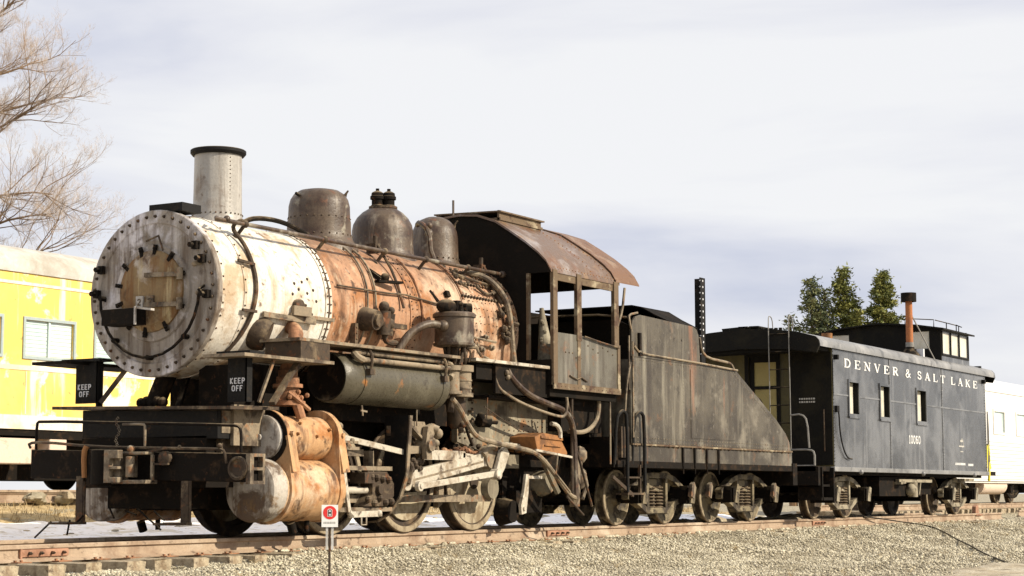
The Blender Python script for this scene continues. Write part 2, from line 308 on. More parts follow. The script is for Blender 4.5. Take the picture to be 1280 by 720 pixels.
def arc(cy, cz, r, a0, a1, n): return [(cy + r * math.cos(a0 + (a1 - a0) * i / n), cz + r * math.sin(a0 + (a1 - a0) * i / n)) for i in range(n + 1)]

# stroke letters: every letter is a list of (polyline, thickness) in a box one unit high
F_ = {}
TK, TN = .2, .085
def serif(x, y, w=.34): return ([(x - w / 2, y), (x + w / 2, y)], TN)
def curve(cx, cy, rx, ry, a0, a1, n=8): return [(cx + rx * math.cos(R(a0 + (a1 - a0) * i / n)), cy + ry * math.sin(R(a0 + (a1 - a0) * i / n))) for i in range(n + 1)]
F_['D'] = (.95, [([(.2, 0), (.2, 1)], TK), ([(.04, .04), (.45, .04)], TN), ([(.04, .96), (.45, .96)], TN), ([(.42, .96)] + curve(.42, .5, .4, .44, 80, -80) + [(.42, .04)], .15)])
F_['E'] = (.85, [([(.2, 0), (.2, 1)], TK), ([(.04, .04), (.78, .04)], TN), ([(.04, .96), (.75, .96)], TN), ([(.2, .5), (.58, .5)], TN), ([(.58, .38), (.58, .62)], TN), ([(.75, .0), (.78, .28)], TN), ([(.73, 1), (.75, .74)], TN)])
F_['N'] = (1.0, [([(.18, 0), (.18, 1)], TN), ([(.82, 0), (.82, 1)], TN), ([(.18, .98), (.82, .02)], TK), serif(.18, .04), serif(.14, .96), serif(.82, .96)])
F_['V'] = (.95, [([(.15, 1), (.5, 0)], TK), ([(.8, 1), (.5, 0)], TN), serif(.15, .96), serif(.8, .96, .28)])
F_['R'] = (.95, [([(.2, 0), (.2, 1)], TK), ([(.04, .96), (.45, .96)], TN), serif(.2, .04), ([(.42, .96)] + curve(.42, .73, .28, .23, 80, -80) + [(.2, .5)], .13), ([(.42, .5), (.78, .02)], TK), serif(.8, .04, .2)])
F_['S'] = (.75, [(curve(.36, .74, .24, .22, 20, 200) + curve(.38, .28, .25, .24, 100, -160), .14), ([(.62, .7), (.62, .96)], TN), ([(.1, .04), (.1, .32)], TN)])
F_['A'] = (.95, [([(.16, 0), (.46, 1)], TN), ([(.46, 1), (.8, 0)], TK), ([(.27, .34), (.65, .34)], TN), serif(.14, .04, .26), serif(.8, .04)])
F_['L'] = (.8, [([(.2, 0), (.2, 1)], TK), serif(.2, .96), ([(.04, .04), (.74, .04)], TN), ([(.72, 0), (.76, .3)], TN)])
F_['T'] = (.85, [([(.43, 0), (.43, 1)], TK), serif(.43, .04), ([(.06, .96), (.8, .96)], TN), ([(.06, 1), (.06, .72)], TN), ([(.8, 1), (.8, .72)], TN)])
F_['K'] = (.98, [([(.2, 0), (.2, 1)], TK), serif(.2, .04), serif(.2, .96), ([(.2, .42), (.75, .98)], TN), ([(.38, .58), (.78, .02)], TK), serif(.76, .96, .24), serif(.8, .04, .22)])
F_['&'] = (.95, [([(.85, .02), (.3, .68)] + curve(.42, .8, .15, .16, 200, -20) + [(.5, .62), (.22, .42)] + curve(.36, .24, .22, .22, 150, 320) + [(.82, .5)], .12)])
B = .17
H_ = {'K': (.75, [([(.12, 0), (.12, 1)], B), ([(.14, .5), (.58, 1)], B), ([(.14, .5), (.6, 0)], B)]), 'E': (.7, [([(.12, 0), (.12, 1)], B), ([(.1, .08), (.6, .08)], B), ([(.1, .5), (.52, .5)], B), ([(.1, .92), (.6, .92)], B)]),
      'P': (.72, [([(.12, 0), (.12, 1)], B), ([(.1, .92), (.5, .92), (.6, .8), (.6, .58), (.5, .46), (.1, .46)], B)]), 'O': (.78, [([(.25, .08), (.5, .08), (.64, .25), (.64, .75), (.5, .92), (.25, .92), (.12, .75), (.12, .25), (.25, .08)], B)]),
      'F': (.68, [([(.12, 0), (.12, 1)], B), ([(.1, .92), (.6, .92)], B), ([(.1, .5), (.5, .5)], B)]),
      '1': (.5, [([(.25, 0), (.25, 1)], B), ([(.08, .8), (.25, .95)], B), ([(.08, .06), (.42, .06)], B)]), '0': (.78, [([(.25, .08), (.5, .08), (.64, .25), (.64, .75), (.5, .92), (.25, .92), (.12, .75), (.12, .25), (.25, .08)], B)]),
      '6': (.78, [([(.6, .85), (.5, .92), (.25, .92), (.12, .75), (.12, .25), (.25, .08), (.5, .08), (.64, .22), (.64, .42), (.5, .55), (.14, .55)], B)]), '2': (.74, [([(.1, .8), (.25, .92), (.5, .92), (.6, .8), (.6, .62), (.1, .08), (.64, .08)], B)]),
      'S': (.72, [([(.6, .86), (.5, .92), (.22, .92), (.12, .8), (.12, .62), (.6, .4), (.6, .2), (.5, .08), (.22, .08), (.1, .16)], B)])}
def lettering(g, text, font, o, u, v, h, gap=.1, d=.003, space=.5, wx=1.0):
    """text from point o along unit vector u, up vector v, height h; the strokes stand d proud (towards u x v)"""
    o, u, v = Vector(o), Vector(u).normalized(), Vector(v).normalized(); nn = u.cross(v); x = 0; k = 0
    for ch in text:
        if ch == ' ': x += space; continue
        wd, st = font[ch]
        for pl, th in st:
            for i in range(len(pl) - 1):
                p, q = Vector((pl[i][0], pl[i][1], 0)), Vector((pl[i + 1][0], pl[i + 1][1], 0)); dd = (q - p)
                if dd.length < 1e-6: continue
                dd.normalize(); e = Vector((-dd.y, dd.x, 0)) * (th / 2); ext = dd * (th * .25 if len(pl) > 2 else 0); k += 1
                dz = d + (k % 9) * .0004; vs = []
                for lay in (0, dz):
                    for c in (p - ext - e, q + ext - e, q + ext + e, p - ext + e): vs.append(o + (u * ((c.x + x) * wx) + v * c.y) * h + nn * lay)
                g.add(vs, [(4, 5, 6, 7), (0, 1, 5, 4), (1, 2, 6, 5), (2, 3, 7, 6), (3, 0, 4, 7)])
        x += wd + gap
    return x * h

# ================================================================== STEAM LOCOMOTIVE
BZ = 2.70
def bs(x, phi, r=.93):     # point on the boiler; phi 0 = near side, 90 = top
    return Vector((x, -r * math.cos(R(phi)), BZ + r * math.sin(R(phi))))
loco = thing('steam_locomotive', 'rusty old steam switching locomotive with white smokebox front and three domes, first in the train', 'locomotive')
# smokebox and boiler
G().lathe((0, 0, BZ), (1, 0, 0), [(.02, .0), (.02, .90), (.02, .925), (.10, .925), (.10, .915), (.42, .915), (.42, .925), (.46, .925), (.46, .915), (1.93, .915), (1.93, .93), (2.05, .93)], 72).build('smokebox', 'white_smokebox', loco)
bo = G().lathe((0, 0, BZ), (1, 0, 0), [(2.05, .918), (3.72, .918), (3.72, .93), (3.90, .93), (3.90, .935), (4.95, .95), (4.95, .962), (6.34, .965)], 72).build('boiler', 'boiler_rust', loco)
g = G()          # firebox wrapper below the waist
for s in (-1, 1):
    g.prism([(s * .955, 2.72), (s * .90, 2.2), (s * .80, 1.1), (s * .70, 1.1), (s * .80, 2.72)], 'yz', 4.98, 6.34)
g.build('firebox_side', 'boiler_rust', loco)
g = G()          # grey throat and mud ring sheet below the running board
g.prism([(4.72, 2.12), (6.9, 2.12), (7.4, 1.62), (7.4, 1.32), (6.4, 1.12), (5.4, 1.02), (4.72, 1.15)], 'xz', -.985, -.90)
g.prism([(4.72, 2.12), (6.9, 2.12), (7.4, 1.62), (7.4, 1.32), (6.4, 1.12), (5.4, 1.02), (4.72, 1.15)], 'xz', .90, .985)
g.build('firebox_sheet', 'grimy_grey', loco)
g = G()
for i in range(12):
    for x in (4.78, 4.9, 5.08): g.rivet((x, -.985, 1.2 + i * .078), (0, -1, 0), .017, .02)
for i in range(4):
    for j in range(10): g.rivet((5.9 + j * .13, -.985, 1.26 + i * .07), (0, -1, 0), .012, .012)
for x in (4.78, 5.0):
    for z in (1.28, 1.42, 1.55, 1.7, 1.84): g.bar((x, -.98, z), (x, -1.05, z), .045, .03)
g.build('sheet_rivets', 'dusty_iron', loco, kind='stuff')
# rivets on the seams
g = G()
for x in (1.955, 2.02, 3.76, 3.86):
    for i in range(60):
        p = bs(x, i * 6, .932); g.rivet(p, p - Vector((x, 0, BZ)), .011, .012)
g.lathe((1.99, 0, BZ), (1, 0, 0), [(-.012, .93), (-.012, .936), (.012, .936), (.012, .93)], 60)
for x in (.06, .44):
    for i in range(40):
        p = bs(x, i * 9, .924); g.rivet(p, p - Vector((x, 0, BZ)), .014, .012)
for (x, ph) in ((1.35, 12), (1.42, 8), (1.5, 14), (1.58, 6), (1.3, 4), (1.62, 17), (1.7, 9), (1.55, -3), (1.68, -9), (1.75, 1)):
    p = bs(x, ph, .915); g.rivet(p, p - Vector((x, 0, BZ)), .022, .012)
g.build('seam_rivets', 'dusty_iron', loco, kind='stuff')
g = G()          # staybolt heads on the firebox
for x in [5.02 + .105 * i for i in range(13)]:
    for ph in range(-4, 66, 6):
        p = bs(x + random.uniform(-.008, .008), ph + random.uniform(-.5, .5), .964); g.rivet(p, p - Vector((x, 0, BZ)), random.uniform(.006, .011), .012)
for row in (20, 32):
    for i in range(18):
        x = 4.98 + i * .075; p = bs(x, row + 3, .966); g.cyl(p, p + (p - Vector((x, 0, BZ))).normalized() * .03, .02, n=6)
g.build('staybolts', 'dusty_iron', loco, kind='stuff')
# front plate
fp = G().lathe((0, 0, BZ), (-1, 0, 0), [(-.03, .935), (.035, .935), (.045, .925), (.045, .79), (.03, .775), (.03, .55), (.055, .535), (.055, .0)], 72).build('front_plate', 'front_plate', loco)
g = G()
for i in range(42):
    p = bs(-.045, i * 360 / 42 + 3, .862); g.rivet(p, (-1, 0, 0), .021, .026)
g.build('bolt_ring', 'dusty_iron', fp, kind='stuff')
dr = G().lathe((-.05, 0, BZ + .02), (-1, 0, 0), [(0, .46), (.03, .455), (.05, .40), (.07, .38), (.085, .2), (.09, 0)], 48).build('smokebox_door', 'door_rust', loco)
for i, an in enumerate((20, 52, 83, 108, 142, 170, 196, 232, 262, 300, 338)):
    g = G(); c = bs(-.085, an, .475) + Vector((0, 0, .02)); rd = (c - Vector((-.085, 0, BZ + .02))).normalized()
    g.bar(c - rd * .07, c + rd * .045, .045, .026, (1, 0, 0)); g.cyl(c + Vector((-.005, 0, 0)), c + Vector((-.03, 0, 0)), .015, n=6)
    g.build('door_clamp', 'black_iron', dr)
g = G()
for z in (.19, -.14):
    g.bar((-.16, .02, BZ + z), (-.14, -.44, BZ + z - .01), .03, .05); g.cyl((-.12, -.45, BZ + z - .07), (-.12, -.45, BZ + z + .06), .035, n=10)
g.build('hinge_strap', 'pale_iron', dr)
g = G().tube([bs(-.02, 4, .72)] + [bs(-.11, x, .72) for x in range(0, -181, -12)] + [bs(-.02, 184, .72)], .017)
for x in (-2, -45, -90, -135, -178): g.cyl(bs(-.04, x, .72), bs(-.12, x, .72), .03, n=8)
g.build('curved_handrail', 'black_iron', loco, bevel=0)
g = G()
for ph in (24, -3): g.ball(bs(-.10, ph, .70), .035); g.bar(bs(-.04, ph, .74), bs(-.1, ph, .70), .06, .05)
g.build('handrail_knob', 'pale_iron', loco)
# lamp bracket and number stamps
g = G().box(-.30, -.06, .02, .52, BZ - .36, BZ - .18); g.build('lamp_shelf', 'black_iron', loco, bevel=.006)
g = G().box(-.33, -.31, -.005, .015, BZ - .37, BZ - .17).prism([(.0, BZ - .175), (-.22, BZ - .20), (-.22, BZ - .225), (.0, BZ - .195)], 'yz', -.32, -.26); g.build('bracket_plate', 'cap_white', loco)
for y, mm in ((.04, 'cap_white'), (-.11, 'pale_iron')):
    g = G().box(-.165, -.135, y, y + .10, BZ - .17, BZ - .04); pl = g.build('number_tab', mm, loco)
    g = G(); lettering(g, '2', H_, (-.165, y + .078, BZ - .145), (0, -1, 0), (0, 0, 1), .075); g.build('number', 'dusty_iron', pl)
G().tube([bs(-.05, 100, .6), bs(-.12, 78, .64), bs(-.12, 66, .5)], .012).build('lifting_hook', 'dusty_iron', loco)
for ph in (38, 25, -4, 158, 178):
    g = G(); c = bs(-.05, ph, .80); g.bar(c, c + Vector((-.06, 0, 0)), .07, .09); g.cyl(c + Vector((-.04, .02, .0)), c + Vector((-.11, .02, .0)), .03, n=6); g.build('plate_dog', 'black_iron', loco)
# platform on the smokebox top
g = G().box(-.02, .30, -.38, .10, 3.605, 3.70)
g.build('headlamp_platform', 'black_paint', loco)
# smokestack
st = G().lathe((1.04, 0, 3.48), (0, 0, 1), [(0, .36), (.10, .34), (.17, .295), (.24, .285), (.5, .28), (.93, .276), (.95, .276), (.95, .25), (.4, .235)], 48).build('smokestack', 'stack_steel', loco)
G().lathe((1.04, 0, 4.41), (0, 0, 1), [(0, .278), (.0, .30), (.03, .325), (.062, .325), (.07, .315), (.07, .26), (0, .25)], 48).build('stack_rim', 'black_paint', st)
g = G()
for i in range(14): g.rivet((1.04 + .279 * math.cos(R(250)), .279 * math.sin(R(250)), 3.74 + i * .048), (math.cos(R(250)), math.sin(R(250)), 0), .008, .006)
for i in range(30): g.rivet((1.04 + .29 * math.cos(i * PI / 15), .29 * math.sin(i * PI / 15), 3.71), (math.cos(i * PI / 15), math.sin(i * PI / 15), .3), .011, .01)
g.build('stack_rivets', 'dusty_iron', st, kind='stuff')
# domes
def dome(name, x, r, z1, prof, m='dome_steel'):
    return G().lathe((x, 0, 3.44), (0, 0, 1), prof, 48).build(name, m, loco)
d1 = dome('sand_dome', 3.02, .6, 4.35, [(0, .52), (.12, .49), (.19, .44), (.24, .415), (.30, .405), (.45, .40), (.455, .392), (.64, .385), (.72, .365), (.79, .32), (.835, .25), (.855, .15), (.86, .0)])
d2 = dome('steam_dome', 4.42, .6, 4.35, [(0, .52), (.10, .47), (.18, .42), (.24, .41), (.50, .405), (.58, .39), (.67, .34), (.74, .27), (.785, .20), (.80, .12), (.80, .0)])
d3 = dome('sand_dome', 5.68, .55, 4.3, [(0, .46), (.10, .42), (.18, .36), (.23, .335), (.55, .325), (.64, .31), (.73, .27), (.80, .20), (.84, .11), (.85, .0)])
g = G()
for x, r, zb in ((3.02, .412, 3.70), (3.02, .39, 3.92), (4.42, .396, 3.70), (5.68, .337, 3.69)):
    for i in range(26):
        th = 2 * PI * i / 26; g.rivet((x + r * math.cos(th), r * math.sin(th), zb), (math.cos(th), math.sin(th), 0), .013, .010)
g.build('dome_rivets', 'dusty_iron', loco, kind='stuff')
for d_, x, r, z in ((d1, 3.02, .32, 4.18), (d3, 5.68, .27, 4.14)):
    g = G().tube([(x + .12, -r + .04, z + .02), (x + .14, -r - .02, z + .09), (x + .27, -r + .10, z + .08), (x + .27, -r + .12, z - .02)], .012, 6); g.build('lifting_handle', 'dusty_iron', d_)
g = G().cyl((3.02 - .30, .05, 4.17), (3.02 - .42, .05, 4.2), .02, n=6); g.build('bolt', 'black_iron', d1)
for x, y in ((4.385, .06), (4.49, -.05)):
    g = G().lathe((x, y, 4.25), (0, 0, 1), [(0, .09), (.03, .09), (.04, .078), (.11, .078), (.115, .098), (.155, .098), (.16, .085), (.2, .08), (.22, .05), (.23, .024), (.26, .024), (.26, 0)], 14); g.build('safety_valve', 'black_iron', d2)
G().lathe((4.43, 0, 4.235), (0, 0, 1), [(0, .19), (.03, .19), (.03, 0)], 24).build('valve_base', 'dusty_iron', d2)
g = G().tube([bs(5.02, 52, .95), (4.96, -.42, 3.62), (4.96, -.38, 4.0), (5.0, -.2, 4.12), (5.1, -.1, 4.1)], .035, 8, 1); g.ball((5.02, -.34, 3.96), .06); g.ball((5.0, -.36, 4.06), .045); g.build('whistle_pipe', 'dome_steel', loco)
for x in (3.4, 5.95):
    g = G().box(x, x + .1, -.60, -.46, 3.5, 3.62).cyl((x + .05, -.56, 3.62), (x + .05, -.56, 3.72), .03, n=8); g.tube([(x + .05, -.60, 3.6), bs(x + .1, 30, .97), bs(x + .1, 5, .97)], .018, 6, 1); g.build('sand_valve', 'dusty_iron', loco)
# handrail
g = G().tube([(.28, -.62, 3.54), (.12, -.74, 3.50), (.35, -.755, 3.50), (6.22, -.755, 3.50)], .026, 10); g.ball((6.25, -.755, 3.5), .05); g.ball((.30, -.755, 3.52), .04)
g.build('handrail', 'dome_steel', loco)
for x in (.62, 2.12, 3.38, 4.32, 5.35):
    g = G(); g.ball((x, -.755, 3.5), .045); g.tube([(x, -.755, 3.5), (x - .02, -.66, 3.38)], .022, 6); g.rivet((x - .02, -.62, 3.36), (0, -.6, .7), .05, .02); g.build('handrail_bracket', 'dusty_iron', loco)
# pipes on the smokebox and boiler
g = G().tube([(.62, -.72, 3.52), (.52, -.78, 3.54), bs(.5, 50, .99), bs(.6, 35, .965), bs(.62, 10, .955), bs(.58, -10, .955), bs(.5, -28, .95), bs(.42, -45, .94)], .024, 8, 2); g.build('side_pipe', 'dusty_iron', loco)
g = G().bar(bs(.35, 22, .95), bs(.6, 20, .97), .03, .03).bar(bs(.38, -12, .95), bs(.6, -12, .97), .03, .03); g.build('pipe_clip', 'dusty_iron', loco)
g = G().tube([(1.1, -.30, 3.60), (1.3, -.34, 3.70), (1.75, -.42, 3.70), (2.2, -.5, 3.56)], .03, 8, 2); g.build('top_pipe', 'black_iron', loco)
for xx in (2.88, 3.05):
    g = G().tube([bs(xx, ph, .945 if ph > -15 else .95) + Vector(((60 - ph) * -.0022, 0, 0)) for ph in range(62, -32, -6)], .014, 6); g.build('sand_pipe', 'pale_iron', loco)
g = G().tube([bs(2.15, 15, .955), bs(3.2, 15, .955), bs(3.6, 16, .96), bs(4.4, 12, .97)], .012, 6); g.build('side_rod', 'dusty_iron', loco)
g = G().tube([bs(3.95 + .0 * i, p_, .955) for i, p_ in enumerate(range(55, -25, -8))], .012, 6); g.build('boiler_band', 'rust_orange', loco)
g = G().tube([bs(4.98, p_, .975) for p_ in range(56, 18, -6)], .012, 6); g.build('boiler_band', 'rust_orange', loco)
# step bracket, check valve
g = G().bar(bs(3.02, 33, .93), bs(3.05, 24, 1.0), .03, .05).bar(bs(3.05, 24, .95), bs(3.42, 22, 1.05), .10, .03).bar(bs(3.0, 34, .95), bs(3.2, 22, 1.02), .02, .03); g.ball(bs(3.18, 26, 1.0), .06); g.build('step_bracket', 'black_iron', loco)
g = G(); c = bs(2.72, -7, .95); g.cyl(bs(2.72, -7, .92), bs(2.72, -7, 1.12), .15, .12, 16); g.cyl(bs(2.72, -7, 1.12), bs(2.72, -7, 1.16), .08, n=8)
g.cyl(bs(2.7, -7, 1.03), bs(3.12, -8, 1.03), .075, n=12); g.cyl(bs(2.98, 0, 1.03), bs(2.98, -16, 1.06), .085, n=12); g.cyl(bs(3.12, -1, 1.03), bs(3.12, -16, 1.03), .06, n=10)
g.ball(bs(2.98, 3, 1.03), .07); g.ball(bs(3.13, 1, 1.03), .05); g.bar(bs(3.1, -9, 1.06), bs(3.45, -9, 1.04), .05, .06); g.build('check_valve', 'dusty_iron', loco)
g = G().tube([bs(3.05, -16, 1.03), bs(3.08, -21, 1.06), bs(3.35, -20, 1.06), bs(3.5, -26, 1.08), bs(3.52, -36, 1.15)], .035, 8, 2); g.build('feed_pipe', 'dusty_iron', loco)
g = G().box(2.48, 2.54, -.955, -.87, 2.2, 2.52); [g.rivet((2.51, -.955, 2.26 + k * .07), (0, -1, 0), .018, .015) for k in range(4)]; g.build('boiler_cleat', 'dusty_iron', loco)
g = G().bar(bs(4.25, 24, .94), bs(4.36, 15, .955), .03, .03); g.build('boiler_cleat', 'black_iron', loco)
g = G(); c = bs(4.6, 22, .955); g.bar(c, bs(4.6, 22, 1.0), .08, .08); g.build('boiler_cleat', 'black_iron', loco)
# smokebox side: cleaning hole, patch shelf and rust steam pipe
g = G().box(1.25, 2.08, -.94, -.86, 2.50, 2.54).bar(bs(1.28, -8, .92), bs(1.52, -8, .99), .12, .11).bar(bs(.75, -13, .95), bs(1.7, -14, .97), .03, .06); g.build('inspection_shelf', 'pale_iron', loco)
g = G(); c = bs(1.38, -5, .92); g.lathe(bs(1.38, -5, .9), bs(0, -5, 1) - Vector((0, 0, BZ)), [(0, .09), (.07, .09), (.08, .07), (.08, 0)], 12); g.build('washout_plug', 'dusty_iron', loco)
g = G().lathe((.85, -.80, 2.28), (.45, -.75, -.35), [(-.1, .2), (.0, .2), (.1, .17), (.1, 0)], 20); g.build('pipe_flange', 'dusty_iron', loco)
g = G().tube([(1.35, -.70, 2.42), (1.30, -.98, 2.36), (1.1, -1.1, 2.15), (.98, -1.12, 1.9), (.95, -1.12, 1.72)], [.07, .08, .10, .11, .115], 12, 2); g.build('steam_pipe', 'rust_orange', loco)
g = G().lathe((.96, -1.12, 1.66), (0, 0, 1), [(0, .17), (.04, .17), (.05, .13), (.12, .13), (.13, .11), (.2, .11)], 18).lathe((.96, -1.12, 1.46), (0, 0, 1), [(0, .20), (.05, .20), (.06, .14), (.13, .13), (.2, .13)], 18)
g.tube([(.96, -1.15, 1.66), (.92, -1.28, 1.48), (.98, -1.3, 1.32)], .055, 8, 1); g.tube([(.8, -1.25, 1.6), (.9, -1.34, 1.5), (1.12, -1.3, 1.42)], .025, 6, 1)
for i in range(8): g.rivet((.96 + .16 * math.cos(i * PI / 4), -1.12 + .16 * math.sin(i * PI / 4), 1.51), (0, 0, 1), .022, .035)
for i in range(5): g.ball((.8 + .08 * i, -1.27 + .02 * (i % 2), 1.55 + .03 * (i % 3)), .03, 6, 4)
g.build('pipe_joint', 'rust_orange', loco)
# running boards
g = G().box(.72, 4.05, -1.46, -.90, 2.165, 2.20); g.build('running_board', 'pale_iron', loco)
g = G().box(.76, 1.30, -1.45, -.95, 1.965, 2.163); g.build('board_riser', 'dusty_iron', loco)
g = G().box(-.28, 1.32, -1.50, -.93, 1.93, 1.965); g.build('running_board', 'pale_iron', loco)
g = G().box(4.42, 6.40, -1.46, -.93, 2.165, 2.205); g.build('running_board', 'rod_white', loco)
g = G().box(5.0, 6.40, -1.40, -1.36, 1.78, 2.16).box(5.0, 7.5, -1.3, -.99, 1.72, 1.76).box(4.6, 6.3, -1.35, -.98, 1.95, 2.14); g.build('board_apron', 'black_iron', loco)
g = G().box(.9, 4.4, .90, 1.46, 2.165, 2.20).box(-.4, 1.0, .93, 1.46, 1.93, 1.965); g.build('running_board', 'black_iron', loco)
for x in (5.25, 5.28): 
    g = G().ball((x, -1.42, 2.06 - (x - 5.25) * 2), .035); g.build('bracket_bolt', 'pale_iron', loco)
# air reservoir with its two cooling pipes
rs = G().lathe((1.72, -1.12, 1.82), (1, 0, 0), [(.0, 0), (.02, .15), (.0, .26), (-.03, .275), (0, .295), (.20, .295), (.20, .288), (.34, .288), (.34, .298), (2.0, .298), (2.0, .305), (2.14, .305), (2.14, .29), (2.19, .2), (2.21, 0)], 40).build('air_reservoir', 'reservoir_grey', loco)
G().lathe((1.70, -1.12, 1.82), (1, 0, 0), [(-.005, 0), (.0, .2), (-.02, .26), (-.033, .272)], 32).build('reservoir_end', 'black_iron', rs)
g = G()
for z, y in ((2.115, -1.36), (2.03, -1.42)): g.tube([(1.98, y, z), (3.85, y, z)], .032, 10)
g.tube([(1.98, -1.42, 2.03), (1.88, -1.42, 2.05), (1.88, -1.36, 2.1), (1.98, -1.36, 2.115)], .045, 8, 1); g.tube([(3.85, -1.36, 2.115), (4.0, -1.36, 2.08), (4.02, -1.38, 1.98), (3.9, -1.40, 1.92)], .04, 8, 1)
g.build('cooling_pipe', 'pale_iron', loco)
for x in (2.12, 3.72):
    g = G().tube([(x, -1.40, 2.17), (x, -1.455, 2.1), (x, -1.46, 2.0), (x, -1.43, 1.88)], .018, 6, 1).box(x - .05, x + .05, -1.47, -1.40, 1.86, 1.93); g.build('pipe_hanger', 'dusty_iron', loco)
g = G()
for z in (2.0, 1.93, 1.86, 1.78, 1.7): g.ball((4.0 + random.uniform(-.04, .05), -1.30, z), .04, 7, 5)
g.cyl((3.92, -1.12, 1.6), (3.98, -1.12, 2.1), .03); g.build('reservoir_valve', 'pale_iron', loco)
g = G().tube([(2.0, -1.40, 1.50), (2.02, -1.40, 1.38)], .012, 6).bar((1.98, -1.4, 1.44), (2.1, -1.4, 1.43), .02, .02).tube([(3.3, -1.3, 1.5), (3.3, -1.3, 1.3)], .01, 6); g.build('drain_cock', 'pale_iron', loco)
# air pump
pc = G().lathe((4.15, -1.30, 2.32), (0, 0, 1), [(0, .0), (.0, .20), (.02, .265), (.05, .27), (.05, .25), (.38, .25), (.38, .275), (.42, .275), (.44, .25), (.44, 0)], 32).build('air_pump', 'dome_steel', loco)
g = G().tube([(3.92, -1.28, 2.58), (3.66, -1.22, 2.60), (3.42, -1.1, 2.46), (3.3, -1.02, 2.24)], .05, 10, 2); g.ball((3.90, -1.30, 2.58), .075); g.build('exhaust_pipe', 'dome_steel', pc)
g = G()
for x, y in ((3.98, -1.35), (4.12, -1.42), (4.28, -1.38), (4.2, -1.2), (4.05, -1.2)): g.cyl((x, y, 2.74), (x, y, 2.84), .045, .03, 8); g.ball((x, y, 2.86), .035, 6, 4)
g.ball((4.0, -1.28, 2.83), .12, 10, 7, (1.4, 1, .8)); g.cyl((4.2, -1.30, 2.76), (4.2, -1.30, 2.92), .06, n=8); g.cyl((4.3, -1.28, 2.83), (4.42, -1.38, 2.83), .075, n=10); g.build('pump_head', 'black_iron', pc)
g = G()
for i in range(14): g.cyl((4.15 + .09 * math.cos(i * .9), -1.3 + .09 * math.sin(i * .9), 2.1), (4.15 + .13 * math.cos(i * .9 + .5), -1.3 + .13 * math.sin(i * .9 + .5), 2.34), .022, n=6)
g.cyl((4.15, -1.3, 2.1), (4.15, -1.3, 2.34), .07).tube([(4.3, -1.42, 2.14), (4.32, -1.45, 2.27), (4.2, -1.45, 2.31)], .014, 6, 1).tube([(4.08, -1.5, 2.3), (4.1, -1.5, 2.14), (4.18, -1.45, 2.12)], .018, 6, 1); g.build('pump_centre', 'dusty_iron', pc)
g = G().lathe((4.02, -1.34, 1.72), (0, 0, 1), [(0, .0), (0, .14), (.04, .14), (.04, .105), (.30, .105), (.30, .14), (.36, .14), (.36, 0)], 20); g.build('pump_cylinder', 'pale_iron', pc)
g = G().lathe((4.32, -1.28, 1.70), (0, 0, 1), [(0, .0), (0, .17), (.05, .17), (.05, .145), (.10, .145), (.10, .155), (.12, .155), (.12, .145), (.2, .145), (.2, .155), (.22, .155), (.22, .145), (.32, .145), (.32, .175), (.40, .175), (.40, 0)], 24); g.build('pump_cylinder', 'pale_iron', pc)
g = G().cyl((4.1, -1.3, 1.72), (4.08, -1.28, 1.5), .05, n=8).lathe((4.35, -1.2, 1.3), (0, 0, 1), [(0, .06), (.05, .10), (.3, .13), (.4, .10)], 12).ball((4.35, -1.3, 1.35), .05).ball((4.28, -1.32, 1.28), .04); g.build('pump_drain', 'dusty_iron', pc)
# firebox corner fittings
g = G()
for (x, z, r) in ((4.75, 2.62, .03), (4.85, 2.50, .035), (4.98, 2.40, .03), (5.1, 2.44, .04), (5.25, 2.38, .035), (4.8, 2.3, .03), (4.95, 2.58, .025), (5.35, 2.55, .03), (5.5, 2.42, .035)):
    g.ball((x, -1.03, z), r * 1.3, 7, 5); g.cyl((x, -.96, z), (x, -1.08, z), r * .7, n=7)
g.cyl((4.72, -1.06, 2.42), (5.05, -1.06, 2.40), .035, n=8); g.tube([(4.7, -1.04, 2.56), (5.1, -1.04, 2.52), (5.6, -1.04, 2.50)], .018, 6); g.tube([(5.1, -1.04, 2.52), (5.12, -1.06, 2.3), (5.4, -1.05, 2.26)], .02, 6, 1)
g.build('boiler_fittings', 'pale_iron', loco)
g = G()
random.seed(3)
for k in range(46):
    t_ = random.random(); p = bs(5.95 + random.uniform(-.14, .14), 50 - 62 * t_, 1.0 + random.uniform(-.02, .05))
    (g.ball(p, random.uniform(.025, .06), 6, 4) if k % 2 else g.cyl(p, p + Vector((random.uniform(-.12, .12), -.03, random.uniform(-.1, .1))), random.uniform(.015, .035), n=6))
g.tube([bs(5.6, 52, 1.0), bs(5.75, 46, 1.02), bs(5.85, 36, 1.03), bs(5.9, 20, 1.02)], .03, 7, 1)
g.build('turret_valves', 'dusty_iron', loco)
g = G().tube([(5.5, -.62, 3.46), (5.72, -.80, 3.42), (5.88, -.98, 3.2), (5.95, -1.05, 2.95), (6.0, -1.06, 2.5), (6.05, -1.07, 2.2)], .04, 8, 2); g.build('injector_pipe', 'pale_iron', loco)
g = G()
random.seed(5)
for k in range(26):
    p = bs(5.0 + random.random() * .9, random.uniform(34, 56), .98); g.ball(p, random.uniform(.02, .04), 6, 4)
    if k % 3 == 0: g.tube([p, p + Vector((.15, -.02, -.05)), p + Vector((.22, -.03, -.16))], .014, 5)
g.build('washout_plugs', 'dusty_iron', loco)
g = G().tube([(5.05, -.70, 3.4), (5.25, -.75, 3.36), (5.5, -.78, 3.33), (5.78, -.82, 3.3)], .02, 6, 1).tube([(5.4, -.86, 3.24), (5.6, -.88, 3.15), (5.85, -.9, 3.2)], .02, 6, 1); g.build('oil_line', 'dusty_iron', loco)

